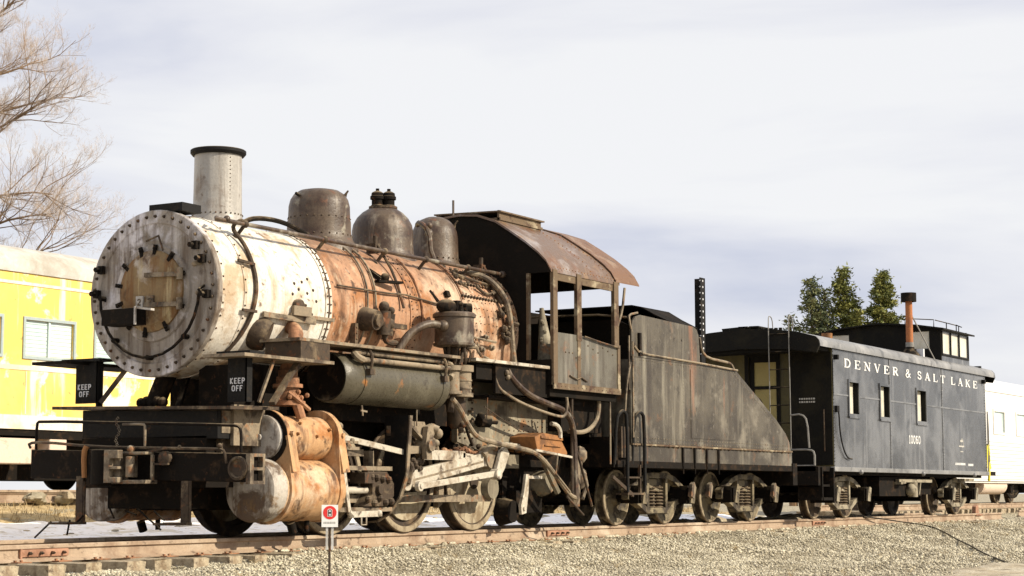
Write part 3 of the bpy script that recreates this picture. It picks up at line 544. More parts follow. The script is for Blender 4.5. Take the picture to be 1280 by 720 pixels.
# cab ------------------------------------------------------------
def roofz(y): return [4.40 - .0, 0][0] - .0 if abs(y) < .2 else None
RP = [(0, 4.41), (.30, 4.385), (.6, 4.28), (.85, 4.12), (1.1, 3.95), (1.3, 3.79), (1.42, 3.67), (1.50, 3.53)]
RF = [(-y, z) for y, z in RP[::-1]] + RP[1:]
cab = G()
cab.sheet([(6.30, y, z) for y, z in RF], [(8.34, y, z) for y, z in RF], (0, 0, -.03)); cr = cab.build('cab_roof', 'cab_roof', loco)
g = G().sheet([(8.20, y * 1.01, z + .025) for y, z in RF], [(8.93, y * 1.015, z + .03) for y, z in RF], (0, 0, -.02)); g.build('roof_extension', 'cab_roof_brown', cr)
g = G().box(6.42, 7.62, -.62, .45, 4.30, 4.335).box(6.42, 7.6, -.60, -.57, 4.24, 4.44).box(6.42, 7.6, .42, .45, 4.24, 4.44).sheet([(6.40, -.64, 4.43), (6.40, .48, 4.46)], [(7.64, -.64, 4.43), (7.64, .48, 4.46)], (0, 0, -.02)); g.build('roof_hatch', 'cab_rust_edge', cr)
g = G()
for i in range(22): g.rivet((6.36 + i * .088, -1.512, 3.57), (0, -1, .2), .010, .008)
for x in (7.55, 8.05):
    for i in range(14):
        y = .6 + i * .065; z = np.interp(y, [p[0] for p in RP], [p[1] for p in RP]); g.rivet((x, -y, z + .004), (0, -.6, .8), .011, .008)
g.build('roof_rivets', 'rust_box', cr, kind='stuff')
# front wall (with the opening for the front door on the near side)
NW = [(y, z - .03) for y, z in RF if -1.12 < y < 1.12]
g = G().prism([(-1.12, 3.91)] + NW + [(1.12, 3.91), (1.12, 1.95), (-1.12, 1.95)], 'yz', 6.33, 6.36)
g.prism([(-1.48, 3.52), (-1.3, 3.76), (-1.12, 3.9), (-1.12, 3.50), (-1.48, 3.50)], 'yz', 6.33, 6.36).prism([(1.48, 3.52), (1.3, 3.76), (1.12, 3.9), (1.12, 3.50), (1.48, 3.50)], 'yz', 6.33, 6.36)
g.box(6.33, 6.36, -1.48, -1.12, 1.95, 2.30).box(6.33, 6.36, 1.12, 1.48, 1.95, 2.30); g.build('cab_front', 'cab_black', loco)
g = G().box(6.31, 6.37, -1.14, -1.10, 2.30, 3.50); g.build('door_post', 'cab_rust_edge', loco)
g = G().prism([(y, z - .035) for y, z in RF if abs(y) < 1.45] + [(1.44, 3.46), (-1.44, 3.46)], 'yz', 8.26, 8.285); g.build('cab_rear', 'cab_black', loco)
# side walls
for s in (-1, 1):
    y0, y1 = (-1.50, -1.475) if s < 0 else (1.475, 1.50)
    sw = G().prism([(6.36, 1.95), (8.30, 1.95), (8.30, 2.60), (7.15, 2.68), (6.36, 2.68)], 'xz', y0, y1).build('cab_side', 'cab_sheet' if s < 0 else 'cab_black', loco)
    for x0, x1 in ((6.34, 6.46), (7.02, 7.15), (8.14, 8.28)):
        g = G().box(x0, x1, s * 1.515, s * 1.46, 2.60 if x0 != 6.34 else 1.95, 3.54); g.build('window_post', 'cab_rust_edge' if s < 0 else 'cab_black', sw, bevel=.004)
    if s < 0:
        g = G().box(6.34, 8.32, -1.52, -1.50, 1.90, 1.985).box(8.24, 8.32, -1.512, -1.46, 1.90, 2.62).box(7.04, 7.13, -1.508, -1.50, 1.98, 2.62); g.build('edge_strip', 'cab_rust_edge', sw)
        g = G().tube([(7.2, -1.53, 2.67), (7.7, -1.53, 2.62), (8.26, -1.53, 2.58)], .013, 6).tube([(6.8, -1.512, 2.10), (7.0, -1.515, 2.055), (7.12, -1.52, 2.09), (7.3, -1.51, 2.04)], .012, 5); g.build('window_sill', 'dusty_iron', sw)
        g = G()
        for (x, z) in [(7.0 + .07 * i, 2.36 + .02 * (i % 2)) for i in range(3)] + [(6.7 + .1 * i, 2.42) for i in range(3)] + [(7.35 + .15 * i, 2.55 - (i % 3) * .04) for i in range(7)]: g.rivet((x, -1.50, z), (0, -1, 0), .016, .008)
        for i in range(16): g.rivet((6.42 + i * .12, -1.52, 1.94), (0, -1, 0), .009, .006)
        g.build('side_rivets', 'dusty_iron', sw, kind='stuff')
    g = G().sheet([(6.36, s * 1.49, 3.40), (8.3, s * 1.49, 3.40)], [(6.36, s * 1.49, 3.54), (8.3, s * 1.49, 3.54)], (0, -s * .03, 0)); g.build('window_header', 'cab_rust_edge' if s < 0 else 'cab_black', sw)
g = G().box(6.37, 8.35, -1.47, 1.47, 1.90, 1.95).box(6.36, 8.3, -1.44, -1.0, 1.80, 1.90).box(8.26, 8.29, .45, 1.46, 1.95, 3.5); g.build('cab_floor', 'cab_black', loco)
g = G().lathe((6.4, 0, 2.9), (1, 0, 0), [(0, .95), (.15, .9), (.15, 0)], 32); [g.ball((6.6, random.uniform(-.7, .7), random.uniform(2.4, 3.5)), .05, 6, 4) for i in range(14)]
[g.tube([(6.6, -.9 + i * .2, 3.4), (6.75, -.9 + i * .2, 3.2), (6.7, -.8 + i * .2, 2.7)], .02, 5, 1) for i in range(9)]; g.build('backhead', 'dusty_iron', loco)
g = G().cyl((6.7, -1.2, 2.30), (6.7, -1.12, 3.05), .13, .03, 10)
for i in range(16): g.ball((6.62 + random.uniform(-.02, .06), -1.18 - random.uniform(-.08, .10) * (1 - i / 17), 2.33 + i * .035), .03, 6, 4)
g.build('brake_stand', 'grimy_grey', loco)
G().tube([(8.28, -1.49, 2.9), (8.42, -1.5, 3.15), (8.5, -1.5, 3.48)], .022, 6, 1).build('roof_stay', 'pale_iron', loco)
g = G().cyl((6.32, .10, 4.38), (6.32, .10, 4.62), .018, n=6); g.build('roof_pin', 'dome_steel', loco)

# front end: deck, KEEP OFF boards, beam, coupler --------------------
tl = .022
def tz(z, y): return z + tl * y
g = G().sheet([(-.28, -1.32, tz(1.40, -1.32)), (-.28, 1.25, tz(1.40, 1.25))], [(.55, -1.32, tz(1.42, -1.32)), (.55, 1.25, tz(1.42, 1.25))], (0, 0, .035)); dk = g.build('front_deck', 'dusty_iron', loco)
g = G()
vs = []
for x in (-.16, .45):
    for y, zz in ((-1.05, 0), (.90, 0)):
        for z in (1.09, 1.395): vs.append((x, y, tz(z, y)))
g.add(vs, [(0, 1, 3, 2), (4, 6, 7, 5), (0, 4, 5, 1), (2, 3, 7, 6), (0, 2, 6, 4), (1, 5, 7, 3)]); g.build('deck_box', 'black_paint', loco, bevel=.008)
g = G().box(-.10, .5, -1.06, -1.04, 1.13, 1.37).box(.05, .75, -1.10, -1.055, 1.0, 1.44); g.build('deck_cheek', 'pale_iron', loco)
g = G().box(.0, 1.4, -.98, -.90, .75, 1.2); g.build('frame_cheek', 'dusty_iron', loco)
for y0, y1, zt in ((.80, 1.13, 1.97), (-1.34, -1.08, 1.97)):
    bd = G().box(-.04, -.015, y0, y1, 1.46 if y0 < 0 else 1.50, zt); b_ = bd.build('warning_board', 'black_paint', loco)
    g = G(); wv = .205
    lettering(g, 'KEEP', H_, (-.042, y1 - .035, 1.655), (0, -1, 0), (0, 0, 1), .062, .14); lettering(g, 'OFF', H_, (-.042, y1 - .06, 1.575), (0, -1, 0), (0, 0, 1), .062, .14); g.build('lettering', 'pale_letter', b_)
    g = G().box(-.04, .05, y0 - .003, y0 + .02, 1.46, zt).box(-.14, .1, y0 - .12, y1 + .13 if y0 > 0 else y1 + .08, zt, zt + .03); g.build('board_flange', 'black_paint', b_)
g = G().bar((-.05, .74, 1.50), (.15, .50, 1.93), .05, .05).bar((.3, -1.42, 1.45), (.9, -1.30, 1.93), .07, .04); g.build('deck_brace', 'dusty_iron', loco)
g = G().bar((.12, -1.38, 1.46), (.34, -1.40, 1.92), .03, .03); g.build('gusset', 'pale_iron', loco)
g = G().prism([(-1.6, .60), (1.5, .66), (1.5, .985), (-1.6, .90)], 'yz', -.34, -.14); bm_ = g.build('pilot_beam', 'black_iron', loco, bevel=.012)
g = G().box(-.36, -.11, -1.66, -1.602, .58, .615).box(-.36, -.11, -1.66, -1.602, .865, .90).box(-.30, -.15, -1.66, -1.602, .725, .755).box(-.36, -.30, -1.66, -1.602, .615, .865).box(-.15, -.11, -1.66, -1.602, .615, .865); g.build('beam_end_casting', 'pale_iron', bm_)
g = G().lathe((-.34, -1.50, .745), (-1, 0, 0), [(0, .125), (.04, .125), (.045, .10), (.02, .09), (.0, 0)], 24); g.build('poling_pocket', 'dusty_iron', bm_)
g = G().box(-.16, .3, -.9, .9, .55, 1.1).box(.3, 7.2, -.45, -.35, .35, 1.25).box(.3, 7.2, .35, .45, .35, 1.25).box(.1, 2, -.6, .6, .9, 1.10).box(.85, 1.6, -.62, .5, 1.2, 1.95).box(.35, .85, -.85, -.35, 1.40, 1.9).box(2, 4.6, -.5, .5, 1.0, 1.8).box(1.8, 5, -.85, .85, 1.35, 1.9); g.build('main_frame', 'black_iron', loco)
g = G()
for i in range(5): g.ball((.2, .36 - .08 * i, 1.50 + .015 * (i % 2)), .06, 7, 5)
g.cyl((.25, .2, 1.48), (.35, .1, 1.85), .11).bar((.3, -.1, 1.45), (.5, -.05, 1.8), .06, .05); g.build('saddle_fitting', 'black_iron', loco)
cp = G().box(-.44, -.34, -.10, .12, .66, .90)          # coupler
cp.box(-.66, -.58, .02, .10, .60, .95).box(-.66, -.58, -.10, .02, .60, .66).box(-.66, -.58, -.10, .02, .745, .775).box(-.66, -.58, -.10, .02, .86, .95)
cp.box(-.58, -.44, -.06, .10, .60, .93).cyl((-.54, -.17, .66), (-.54, -.17, .88), .05, n=12).box(-.58, -.36, -.40, .06, .59, .63).box(-.45, -.41, -.40, -.37, .60, .90).box(-.54, -.40, -.38, .06, .90, .93).ball((-.5, -.14, .96), .045)
cpo = cp.build('coupler', 'pale_iron', loco, bevel=.006)
g = G().box(-.50, -.345, .12, .50, .56, .97).cyl((-.48, .25, .58), (-.48, .25, .96), .15, n=20); g.build('coupler_pocket', 'black_iron', loco, bevel=.01)
G().tube([(-.50, .52, .66), (-.52, .52, .93), (-.50, .50, 1.0)], .032, 8, 1).build('air_hose', 'rust_box', loco)
g = G().lathe((-.36, -.52, .86), (-1, 0, 0), [(0, .08), (.05, .08), (.07, .05), (.07, 0)], 14).bar((-.42, -.30, .93), (-.42, -.55, .97), .03, .03).bar((-.42, -.38, .80), (-.42, -.60, .80), .03, .02); g.build('draft_gear', 'dusty_iron', loco)
g = G()
for i in range(14):
    p = Vector((-.50 + .01 * (i % 2), .06 + .025 * math.sin(i * .7), 1.0 + i * .022)); g.tube([p, p + Vector((0, .018, .012)), p + Vector((0, .0, .028)), p + Vector((0, -.018, .012)), p], .005, 4)
g.build('coupler_chain', 'pale_iron', loco, kind='stuff')
g = G().tube([(-.46, .02, 1.23), (-.46, -.28, 1.23), (-.46, -.30, 1.20), (-.46, -.30, .99)], .014, 6, 1); g.build('uncoupling_handle', 'pale_iron', loco)
g = G().tube([(-.40, 1.45, 1.0), (-.46, 1.42, 1.05), (-.46, 1.2, 1.06), (-.42, .5, 1.0), (-.42, -.4, .97), (-.42, -1.3, .95), (-.42, -1.36, .93), (-.38, -1.36, .80)], .016, 6, 1); g.ball((-.42, -1.3, .98), .03); g.ball((-.42, -.75, .98), .02); g.build('uncoupling_lever', 'dusty_iron', loco)
g = G().tube([(-.34, 1.42, .98), (-.34, 1.42, 1.27), (-.34, 1.38, 1.30), (-.34, .0, 1.25), (-.34, -1.40, 1.20), (-.34, -1.50, 1.18), (-.34, -1.52, 1.1), (-.34, -1.52, .91)], .017, 6, 1); g.build('front_handrail', 'black_iron', loco)
for y, zt in ((.73, .68), (-.78, .62)):
    g = G().box(-.36, -.32, y - .05, y + .05, .18, zt).tube([(-.34, y - .06, .62), (-.34, y - .06, .16)], .016, 6).box(-.40, -.30, y - .06, y + .26, .15, .18).box(-.58, -.36, y - .04, y + .24, .15, .175); g.build('footstep', 'dusty_iron', loco)
g = G()
for (a_, b_) in (((-.4, 1.1, .18), (-.5, 1.25, .0)), ((-.4, .82, .2), (-.42, .84, .03)), ((-.4, .62, .25), (-.4, .72, .17)), ((-.35, .3, .35), (-.35, .22, .22)), ((-.35, -.35, .3), (-.35, -.5, .2)), ((-.35, -.12, .32), (-.35, -.45, .1)), ((-.35, .05, .3), (-.35, -.1, .26))): g.tube([a_, b_], .011, 5)
g.build('loose_rod', 'black_iron', loco)
g = G().box(.2, 1.9, -.4, .4, .3, .9).box(-.1, .3, -.55, .55, .32, .6); g.build('front_bolster', 'black_iron', loco)

# cylinders ---------------------------------------------------------
for s in (-1, 1):
    cy = s * 1.10; near = s < 0
    body = G()
    body.lathe((.64, cy, 1.10), (1, 0, 0), [(0, .25), (1.02, .25)], 40)
    body.lathe((.52, cy, .52), (1, 0, 0), [(0, .345), (.55, .345), (.56, .352), (.60, .352), (.61, .345), (1.12, .345)], 44)
    cyb = body.build('cylinder_block', 'cylinder_rust', loco)
    for x0, x1 in ((.60, .66), (1.52, 1.60)):          # the two hooped flanges that join both bores
        r1, r2 = (.305, .375) if x0 < 1 else (.33, .36)
        up_ = arc(cy, 1.10, r1, R(-8), R(188), 26); dn = arc(cy, .52, r2, R(172), R(368), 26)
        ins = arc(cy, 1.10, r1 - .055, R(0), R(180), 26)
        g = G().prism(up_ + dn, 'yz', x0, x1); g.build('cylinder_flange', 'cylinder_rust', cyb)
        g = G(); m_ = (x0 + x1) / 2
        g.bar((m_ + .02, cy - .30, 1.12), (m_ + .05, cy - .36, .72), .13, .03, (0, 1, 0)); g.cyl((m_ + .03, cy - .29, 1.14), (m_ + .03, cy - .35, 1.14), .028, n=6); g.build('cylinder_web', 'cylinder_rust', cyb)
    g = G().lathe((.60, cy, 1.10), (-1, 0, 0), [(-.03, .245), (.02, .245), (.05, .24), (.075, .20), (.085, .0)], 40); g.cyl((.50, cy, 1.10), (.47, cy, 1.10), .035, n=8); g.build('valve_cap', 'cap_white', cyb)
    g = G().lathe((.44, cy, .52), (-1, 0, 0), [(-.12, .35), (.06, .352), (.10, .335), (.13, .28), (.15, .0)], 44); g.build('cylinder_cap', 'cap_dirty', cyb)
    g = G().lathe((.597, cy, 1.10), (-1, 0, 0), [(0, .303), (.008, .303), (.008, .247)], 40); g.build('cap_recess', 'black_iron', cyb)
    g = G()
    for x, dy, z in ((.85, -.25, 1.14), (1.2, -.25, 1.12), (1.45, -.24, 1.2), (.95, -.2, 1.26)): g.rivet((x, cy + dy, z), (0, -1, .1), .022, .03)
    g.build('cylinder_bolts', 'rust_box', cyb, kind='stuff')
    g = G().box(.7, 1.5, cy + s * -.35, cy + s * .02, .75, 1.2).box(.9, 1.4, s * .4, s * .85, .5, 1.36).cyl((1.0, cy - .05, .16), (1.05, cy - .05, .05), .05).cyl((1.3, cy - .05, .18), (1.3, cy - .05, .06), .03); g.build('cylinder_saddle', 'black_iron', cyb)
# guides, crosshead, yoke ------------------------------------------
for s in (-1, 1):
    y = s * 1.12
    g = G().box(1.66, 2.96, y - .06, y + .06, .755, .805).box(1.66, 2.96, y - .06, y + .06, .27, .32); g.build('guide_bar', 'pale_iron', loco)
    G().cyl((1.6, y, .52), (2.55, y, .52), .042, n=12).build('piston_rod', 'rod_white', loco)
    g = G().lathe((1.62, y, .52), (1, 0, 0), [(0, .2), (.05, .2), (.06, .10), (.22, .09), (.22, 0)], 20).lathe((1.62, y, 1.08), (1, 0, 0), [(0, .2), (.05, .19), (.06, .10), (.30, .06), (.30, 0)], 20); g.build('gland', 'dusty_iron', loco)
    g = G().prism([(2.35, .33), (2.80, .33), (2.95, .45), (2.95, .60), (2.80, .74), (2.40, .74), (2.5, .6), (2.5, .47)], 'xz', y - .09, y + .09)
    for i in range(9): g.ball((2.4 + .06 * i, y - .1, .40 + .27 * (i % 2) + random.uniform(-.03, .03)), .045, 6, 4)
    g.box(2.3, 2.5, y - .12, y + .1, .60, .73).cyl((2.62, y - .14, .53), (2.62, y + .1, .53), .06); g.build('crosshead', 'dusty_iron', loco, bevel=.005)
    yk = [(s * 1.40, 1.44), (s * .80, 1.44), (s * .80, 1.2), (s * .98, 1.2), (s * .98, .62), (s * .85, .42), (s * .60, .30), (s * .60, .16), (s * .80, .13), (s * 1.08, .22), (s * 1.24, .40), (s * 1.36, .68)]
    ykp = [(s * 1.39, 1.42), (s * 1.02, 1.42), (s * 1.02, .95), (s * .99, .62), (s * .86, .40), (s * .70, .26), (s * .72, .13), (s * .92, .15), (s * 1.10, .25), (s * 1.25, .45), (s * 1.34, .70)]
    g = G().prism(ykp, 'yz', 3.02, 3.05); g.build('guide_yoke', 'black_paint', loco)  # plate faces away from the sun; its shade is put into the black
    g = G()
    for i in range(0, len(ykp) - 1):
        if i in (0, 1, 2, 3, 4, 5): continue
        g.bar((3.035, ykp[i][0], ykp[i][1]), (3.035, ykp[i + 1][0], ykp[i + 1][1]), .06, .02, (0, 1, 0))
    g.bar((3.035, ykp[-1][0], ykp[-1][1]), (3.035, ykp[0][0], ykp[0][1]), .06, .02, (0, 1, 0)).box(3.0, 3.02, s * 1.06, s * 1.11, 1.18, 1.30); g.build('yoke_lit_edge', 'pale_iron', loco)  # sunlit rim and bright slot of the yoke painted as pale strips
g = G().bar((1.80, -1.25, 1.13), (3.02, -1.28, .98), .035, .065); g.cyl((1.80, -1.28, 1.13), (1.80, -1.22, 1.13), .055); g.build('radius_rod', 'rod_white', loco)
g = G().tube([(1.63, -1.25, 1.16), (1.72, -1.26, 1.06), (1.85, -1.28, 1.0)], .015, 6, 1)
for (x, z, r) in ((1.72, 1.25, .05), (1.76, 1.16, .04), (1.9, 1.03, .04), (1.98, 1.09, .035), (1.80, 1.02, .045), (1.7, 1.1, .03)): g.ball((x, -1.28, z), r, 7, 5)
g.bar((1.72, -1.25, 1.3), (1.76, -1.25, 1.12), .05, .04).box(1.80, 2.1, -1.30, -1.18, .985, 1.02).box(1.82, 2.08, -1.30, -1.18, 1.06, 1.09).cyl((1.92, -1.2, .98), (1.92, -1.2, .84), .05); g.box(2.0, 2.4, -1.15, -1.05, .92, 1.0); g.build('valve_crosshead', 'pale_iron', loco)
g = G().bar((1.76, -1.28, 1.0), (1.90, -1.30, .27), .03, .055, (1, 0, 0)); g.build('combination_lever', 'rod_white', loco)
g = G().bar((1.90, -1.30, .24), (2.55, -1.30, .25), .03, .07).tube([(1.90, -1.3, .27), (1.95, -1.32, .22)], .035, 6).tube([(2.15, -1.3, .24), (2.15, -1.3, .12), (2.25, -1.3, .12), (2.25, -1.3, .24)], .012, 5).ball((2.5, -1.3, .25), .045); g.build('union_link', 'rod_white', loco)
# link bracket behind the yoke
g = G().prism([(3.16, 1.36), (3.52, 1.36), (3.62, 1.20), (3.60, .98), (3.16, .96), (3.16, 1.06), (3.42, 1.06), (3.46, 1.15), (3.16, 1.28)], 'xz', -1.27, -1.20); g.bar((3.1, -1.28, 1.36), (3.5, -1.28, 1.12), .04, .03); g.build('link_bracket', 'pale_iron', loco)
g = G().prism([(3.46, 1.30), (3.60, 1.34), (3.62, 1.24), (3.54, 1.08), (3.56, .90), (3.44, .90), (3.42, 1.08)], 'xz', -1.36, -1.29).cyl((3.50, -1.40, 1.07), (3.50, -1.22, 1.07), .075, n=16).ball((3.74, -1.32, 1.22), .07).ball((3.70, -1.32, 1.10), .05).cyl((3.6, -1.3, 1.3), (3.66, -1.38, 1.26), .05); g.build('expansion_link', 'pale_iron', loco)
g = G()
random.seed(11)
for i in range(12): g.ball((3.18 + random.random() * .35, -1.24, .76 + random.random() * .16), random.uniform(.03, .05), 6, 4)
g.tube([(3.1, -1.25, .95), (3.2, -1.3, .8), (3.12, -1.3, .6)], .03, 6).build('link_pins', 'dusty_iron', loco)
g = G().tube([(3.72, -1.05, 1.0), (3.76, -1.06, 1.12), (3.9, -1.06, 1.2), (4.05, -1.06, 1.12), (4.1, -1.06, 1.0)], .05, 8, 2).lathe((3.95, -1.0, 1.05), (0, 1, 0), [(0, .14), (.08, .14), (.08, 0)], 18); g.build('spring_rigging', 'pale_iron', loco)
g = G().box(3.55, 4.55, -1.22, -1.17, .90, 1.02).prism([(4.5, 1.0), (4.75, .98), (4.7, .9), (4.5, .92)], 'xz', -1.22, -1.17); g.build('upper_rod', 'rod_white', loco)
for i in range(6): pass
g = G()
random.seed(12)
for i in range(16): g.ball((4.2 + i * .07, -1.12, 1.0 + random.uniform(-.03, .07)), random.uniform(.03, .055), 6, 4)
g.box(4.1, 5.1, -1.14, -1.0, .96, 1.02); g.build('spring_hanger', 'rust_orange', loco)
# main rod, coupling rod, eccentric crank and rod
mr_ = G().prism([(3.10, .64), (3.16, .74), (5.05, 1.015), (5.16, 1.0), (5.16, .88), (5.05, .84), (3.35, .56), (3.18, .55)], 'xz', -1.24, -1.16); mr_.cyl((3.16, -1.27, .63), (3.16, -1.13, .63), .12, n=20).cyl((3.16, -1.29, .63), (3.16, -1.27, .63), .05, n=10).box(4.98, 5.16, -1.26, -1.15, .83, 1.03)
mr_.build('main_rod', 'rod_white', loco, bevel=.01)
g = G().prism([(3.3, .655), (3.3, .63), (4.95, .88), (4.95, .905)], 'xz', -1.244, -1.24); g.build('rod_flute', 'pale_iron', loco)
g = G().lathe((5.12, -1.28, .95), (0, 1, 0), [(0, 0), (0, .15), (.14, .15), (.14, 0)], 20).tube([(4.92, -1.26, .98), (5.05, -1.28, 1.1), (5.2, -1.28, 1.06)], .04, 6, 1); g.build('crank_pin', 'pale_iron', loco)
g = G().prism([(5.06, .72), (5.16, .66), (5.30, .80), (5.42, 1.0), (5.34, 1.10), (5.22, 1.04), (5.14, .88)], 'xz', -1.36, -1.30).cyl((5.10, -1.40, .73), (5.10, -1.28, .73), .07); g.build('eccentric_crank', 'rod_white', loco, bevel=.008)
g = G().bar((3.32, -1.34, .57), (5.06, -1.34, .735), .04, .075); g.cyl((3.30, -1.37, .568), (3.30, -1.31, .568), .062); g.cyl((3.30, -1.385, .568), (3.30, -1.37, .568), .03, n=6); g.cyl((5.10, -1.37, .73), (5.10, -1.31, .73), .06); g.build('eccentric_rod', 'rod_white', loco, bevel=.005)
g = G().bar((2.0, -1.02, .42), (5.5, -1.02, .42), .05, .09); g.build('coupling_rod', 'pale_iron', loco)
# driving wheels
tyre = G().lathe((0, 0, 0), (0, 1, 0), [(-.07, .56), (-.075, .635), (-.07, .648), (.055, .655), (.065, .685), (.085, .685), (.09, .60), (.09, .56), (-.07, .56)], 64).mesh('tyre', 'wheel_dark')  # tread coloured dark for its shade; the pale tyre face is separate
tface = G().lathe((0, 0, 0), (0, 1, 0), [(-.072, .575), (-.079, .58), (-.081, .63), (-.076, .643), (-.062, .6505)], 64).mesh('tyre_face', 'wheel_tyre')
wc = G().lathe((0, 0, 0), (0, 1, 0), [(-.04, .562), (-.04, .50), (.05, .50), (.05, .562)], 64).lathe((0, 0, 0), (0, 1, 0), [(-.10, 0), (-.10, .10), (-.06, .13), (.08, .13), (.08, 0)], 24)
for i in range(14):
    th = 2 * PI * i / 14; wc.cyl((.1 * math.cos(th), -.02, .1 * math.sin(th)), (.52 * math.cos(th), 0, .52 * math.sin(th)), .045, .032, 8)
wheelm = wc.mesh('driving_wheel', 'wheel_dark')
cw = G().prism([(.50 * math.cos(R(t_)), .50 * math.sin(R(t_))) for t_ in range(200, 345, 12)], 'xz', -.075, .03).mesh('counterweight', 'wheel_centre')
disc = G().lathe((0, 0, 0), (0, 1, 0), [(-.085, .0), (-.08, .2), (-.055, .50), (-.05, .57)], 48).mesh('wheel_disc', 'wheel_centre')
for k, x in enumerate((2.18, 3.775, 5.37)):
    G().cyl((x, -.7, .648), (x, .7, .648), .09).build('axle', 'black_iron', loco)
    for s in (-1, 1):
        wl = inst(wheelm, 'driving_wheel', loco, (x, s * .75, .648), (0, 0, 0 if s < 0 else PI))
        for me, nm in ((tyre, 'tyre'), (tface, 'tyre_face'), (cw, 'counterweight')) if k < 2 else ((tyre, 'tyre'), (tface, 'tyre_face'), (disc, 'wheel_disc')):
            c = bpy.data.objects.new(nm, me); COL.objects.link(c); c.parent = wl
# brake rigging, ash pan, injector and pipes under the cab
for x in (2.98, 4.57, 6.15):
    g = G().prism([(x - .06, 1.0), (x + .04, 1.0), (x + .05, .75), (x + .0, .35), (x - .10, .30), (x - .08, .7)], 'xz', -.86, -.78).box(x - .1, x + .06, -.84, -.72, .42, .62); g.build('brake_hanger', 'pale_iron' if x < 5 else 'black_iron', loco)
g = G().prism([(6.06, .74), (6.14, .74), (6.12, .50), (6.06, .22), (5.94, .20), (5.92, .32), (6.0, .50)], 'xz', -1.24, -1.20).bar((6.12, -1.22, .70), (6.5, -1.22, .70), .03, .04).cyl((6.0, -1.26, .28), (6.0, -1.2, .28), .03); g.build('brake_lever', 'rod_white', loco)
g = G().prism([(5.95, 1.05), (7.35, 1.05), (7.2, .45), (6.9, .30), (6.15, .30), (6.0, .6)], 'xz', -.7, .7).box(6.1, 7.7, -.8, .8, .85, 1.3).box(4.9, 7.9, -.9, .9, 1.3, 1.75).box(7.1, 8.3, -1.2, 1.2, 1.35, 1.9).box(7.2, 8.6, -.6, .6, .6, 1.4); g.build('ash_pan', 'black_iron', loco)
g = G().lathe((6.12, -1.0, .24), (0, 1, 0), [(0, 0), (0, .15), (.2, .2), (.2, 0)], 20).box(6.2, 6.9, -1.0, -.7, .22, .52); g.build('rear_bracket', 'black_iron', loco)
g = G().lathe((5.40, -1.12, .55), (0, 1, 0), [(0, 0), (0, .14), (.1, .16), (.1, 0)], 20).box(5.2, 6.1, -1.1, -.9, .82, 1.0); g.build('rear_hanger', 'grimy_grey', loco)
g = G().prism([(6.05, 1.24), (6.28, 1.30), (6.72, 1.27), (6.95, 1.05), (6.95, 1.01), (6.12, 1.05)], 'xz', -1.38, -.9).bar((6.2, -1.39, 1.24), (6.8, -1.39, 1.22), .02, .04).bar((6.3, -1.39, 1.13), (6.75, -1.39, 1.12), .02, .02); g.build('rusty_box', 'rust_box', loco, bevel=.008)
g = G().tube([(6.5, -1.38, 1.43), (6.62, -1.40, 1.42), (6.72, -1.40, 1.34), (6.72, -1.40, 1.24)], .03, 8, 1); g.build('white_elbow', 'rod_white', loco)
def pipe(pts, r, m='dome_steel', name='pipe', sm=2): return G().tube(pts, r, 8, sm).build(name, m, loco)
pipe([(3.95, -1.40, 1.66), (4.1, -1.41, 1.56), (4.28, -1.42, 1.35), (4.5, -1.42, 1.19), (4.8, -1.42, 1.15), (5.5, -1.42, 1.08), (5.95, -1.42, 1.04), (6.25, -1.42, .92), (6.7, -1.42, .62), (6.95, -1.42, .45), (7.12, -1.42, .42)], .032, 'pale_iron', 'brake_pipe')
pipe([(5.32, -1.38, 2.1), (5.42, -1.40, 1.98), (5.8, -1.41, 1.80), (6.3, -1.42, 1.70), (6.75, -1.42, 1.64), (6.98, -1.42, 1.52), (7.08, -1.42, 1.3), (7.1, -1.42, .75), (7.12, -1.42, .42)], .042, 'dome_steel', 'delivery_pipe')
pipe([(5.02, -1.38, 1.98), (5.08, -1.4, 1.84), (5.3, -1.42, 1.76), (5.55, -1.44, 1.68), (6.1, -1.46, 1.58), (6.62, -1.47, 1.52), (6.75, -1.47, 1.55), (6.8, -1.47, 1.7), (6.78, -1.47, 1.8)], .02, 'pale_iron', 'steam_line')
pipe([(6.85, -1.44, 1.75), (7.0, -1.44, 1.45), (7.05, -1.44, 1.2), (7.3, -1.44, .75), (7.55, -1.44, .3)], .018, 'dusty_iron', 'drain_line')
pipe([(7.05, -1.35, 1.34), (7.5, -1.35, 1.33), (7.8, -1.35, 1.45), (7.95, -1.35, 1.62), (7.95, -1.35, 1.9)], .032, 'pale_iron', 'hose')
pipe([(7.05, -1.40, .44), (7.05, -1.40, 1.9)], .022, 'dusty_iron', 'drain_line', 0)
pipe([(6.88, -1.42, .48), (6.86, -1.42, .44), (7.3, -1.44, .18)], .016, 'dusty_iron', 'drain_line', 0)
pipe([(6.55, -1.45, 1.0), (6.5, -1.45, .75), (6.9, -1.45, .5)], .014, 'pale_iron', 'drain_line', 0)
pipe([(4.88, -1.30, 1.6), (5.3, -1.32, 1.45), (5.75, -1.34, 1.3)], .008, 'dusty_iron', 'loose_wire', 0)
pipe([(4.96, -1.30, 1.72), (4.9, -1.32, 1.45)], .008, 'dusty_iron', 'loose_wire', 0)
pipe([(4.45, -1.18, 1.75), (4.5, -1.2, 1.55), (4.6, -1.2, 1.3), (4.75, -1.2, 1.1)], .02, 'black_iron', 'drain_line')
g = G().cyl((5.10, -1.08, 1.42), (5.28, -1.12, 1.42), .075).cyl((5.28, -1.12, 1.42), (5.45, -1.14, 1.42), .03).ball((5.12, -1.1, 1.48), .06); g.build('lubricator', 'black_iron', loco)
g = G()
random.seed(21)
for i in range(9): g.ball((7.35 + random.uniform(-.12, .16), -1.3, .42 + i * .075), random.uniform(.06, .1), 7, 5, (1, 1, 1.3), .1)
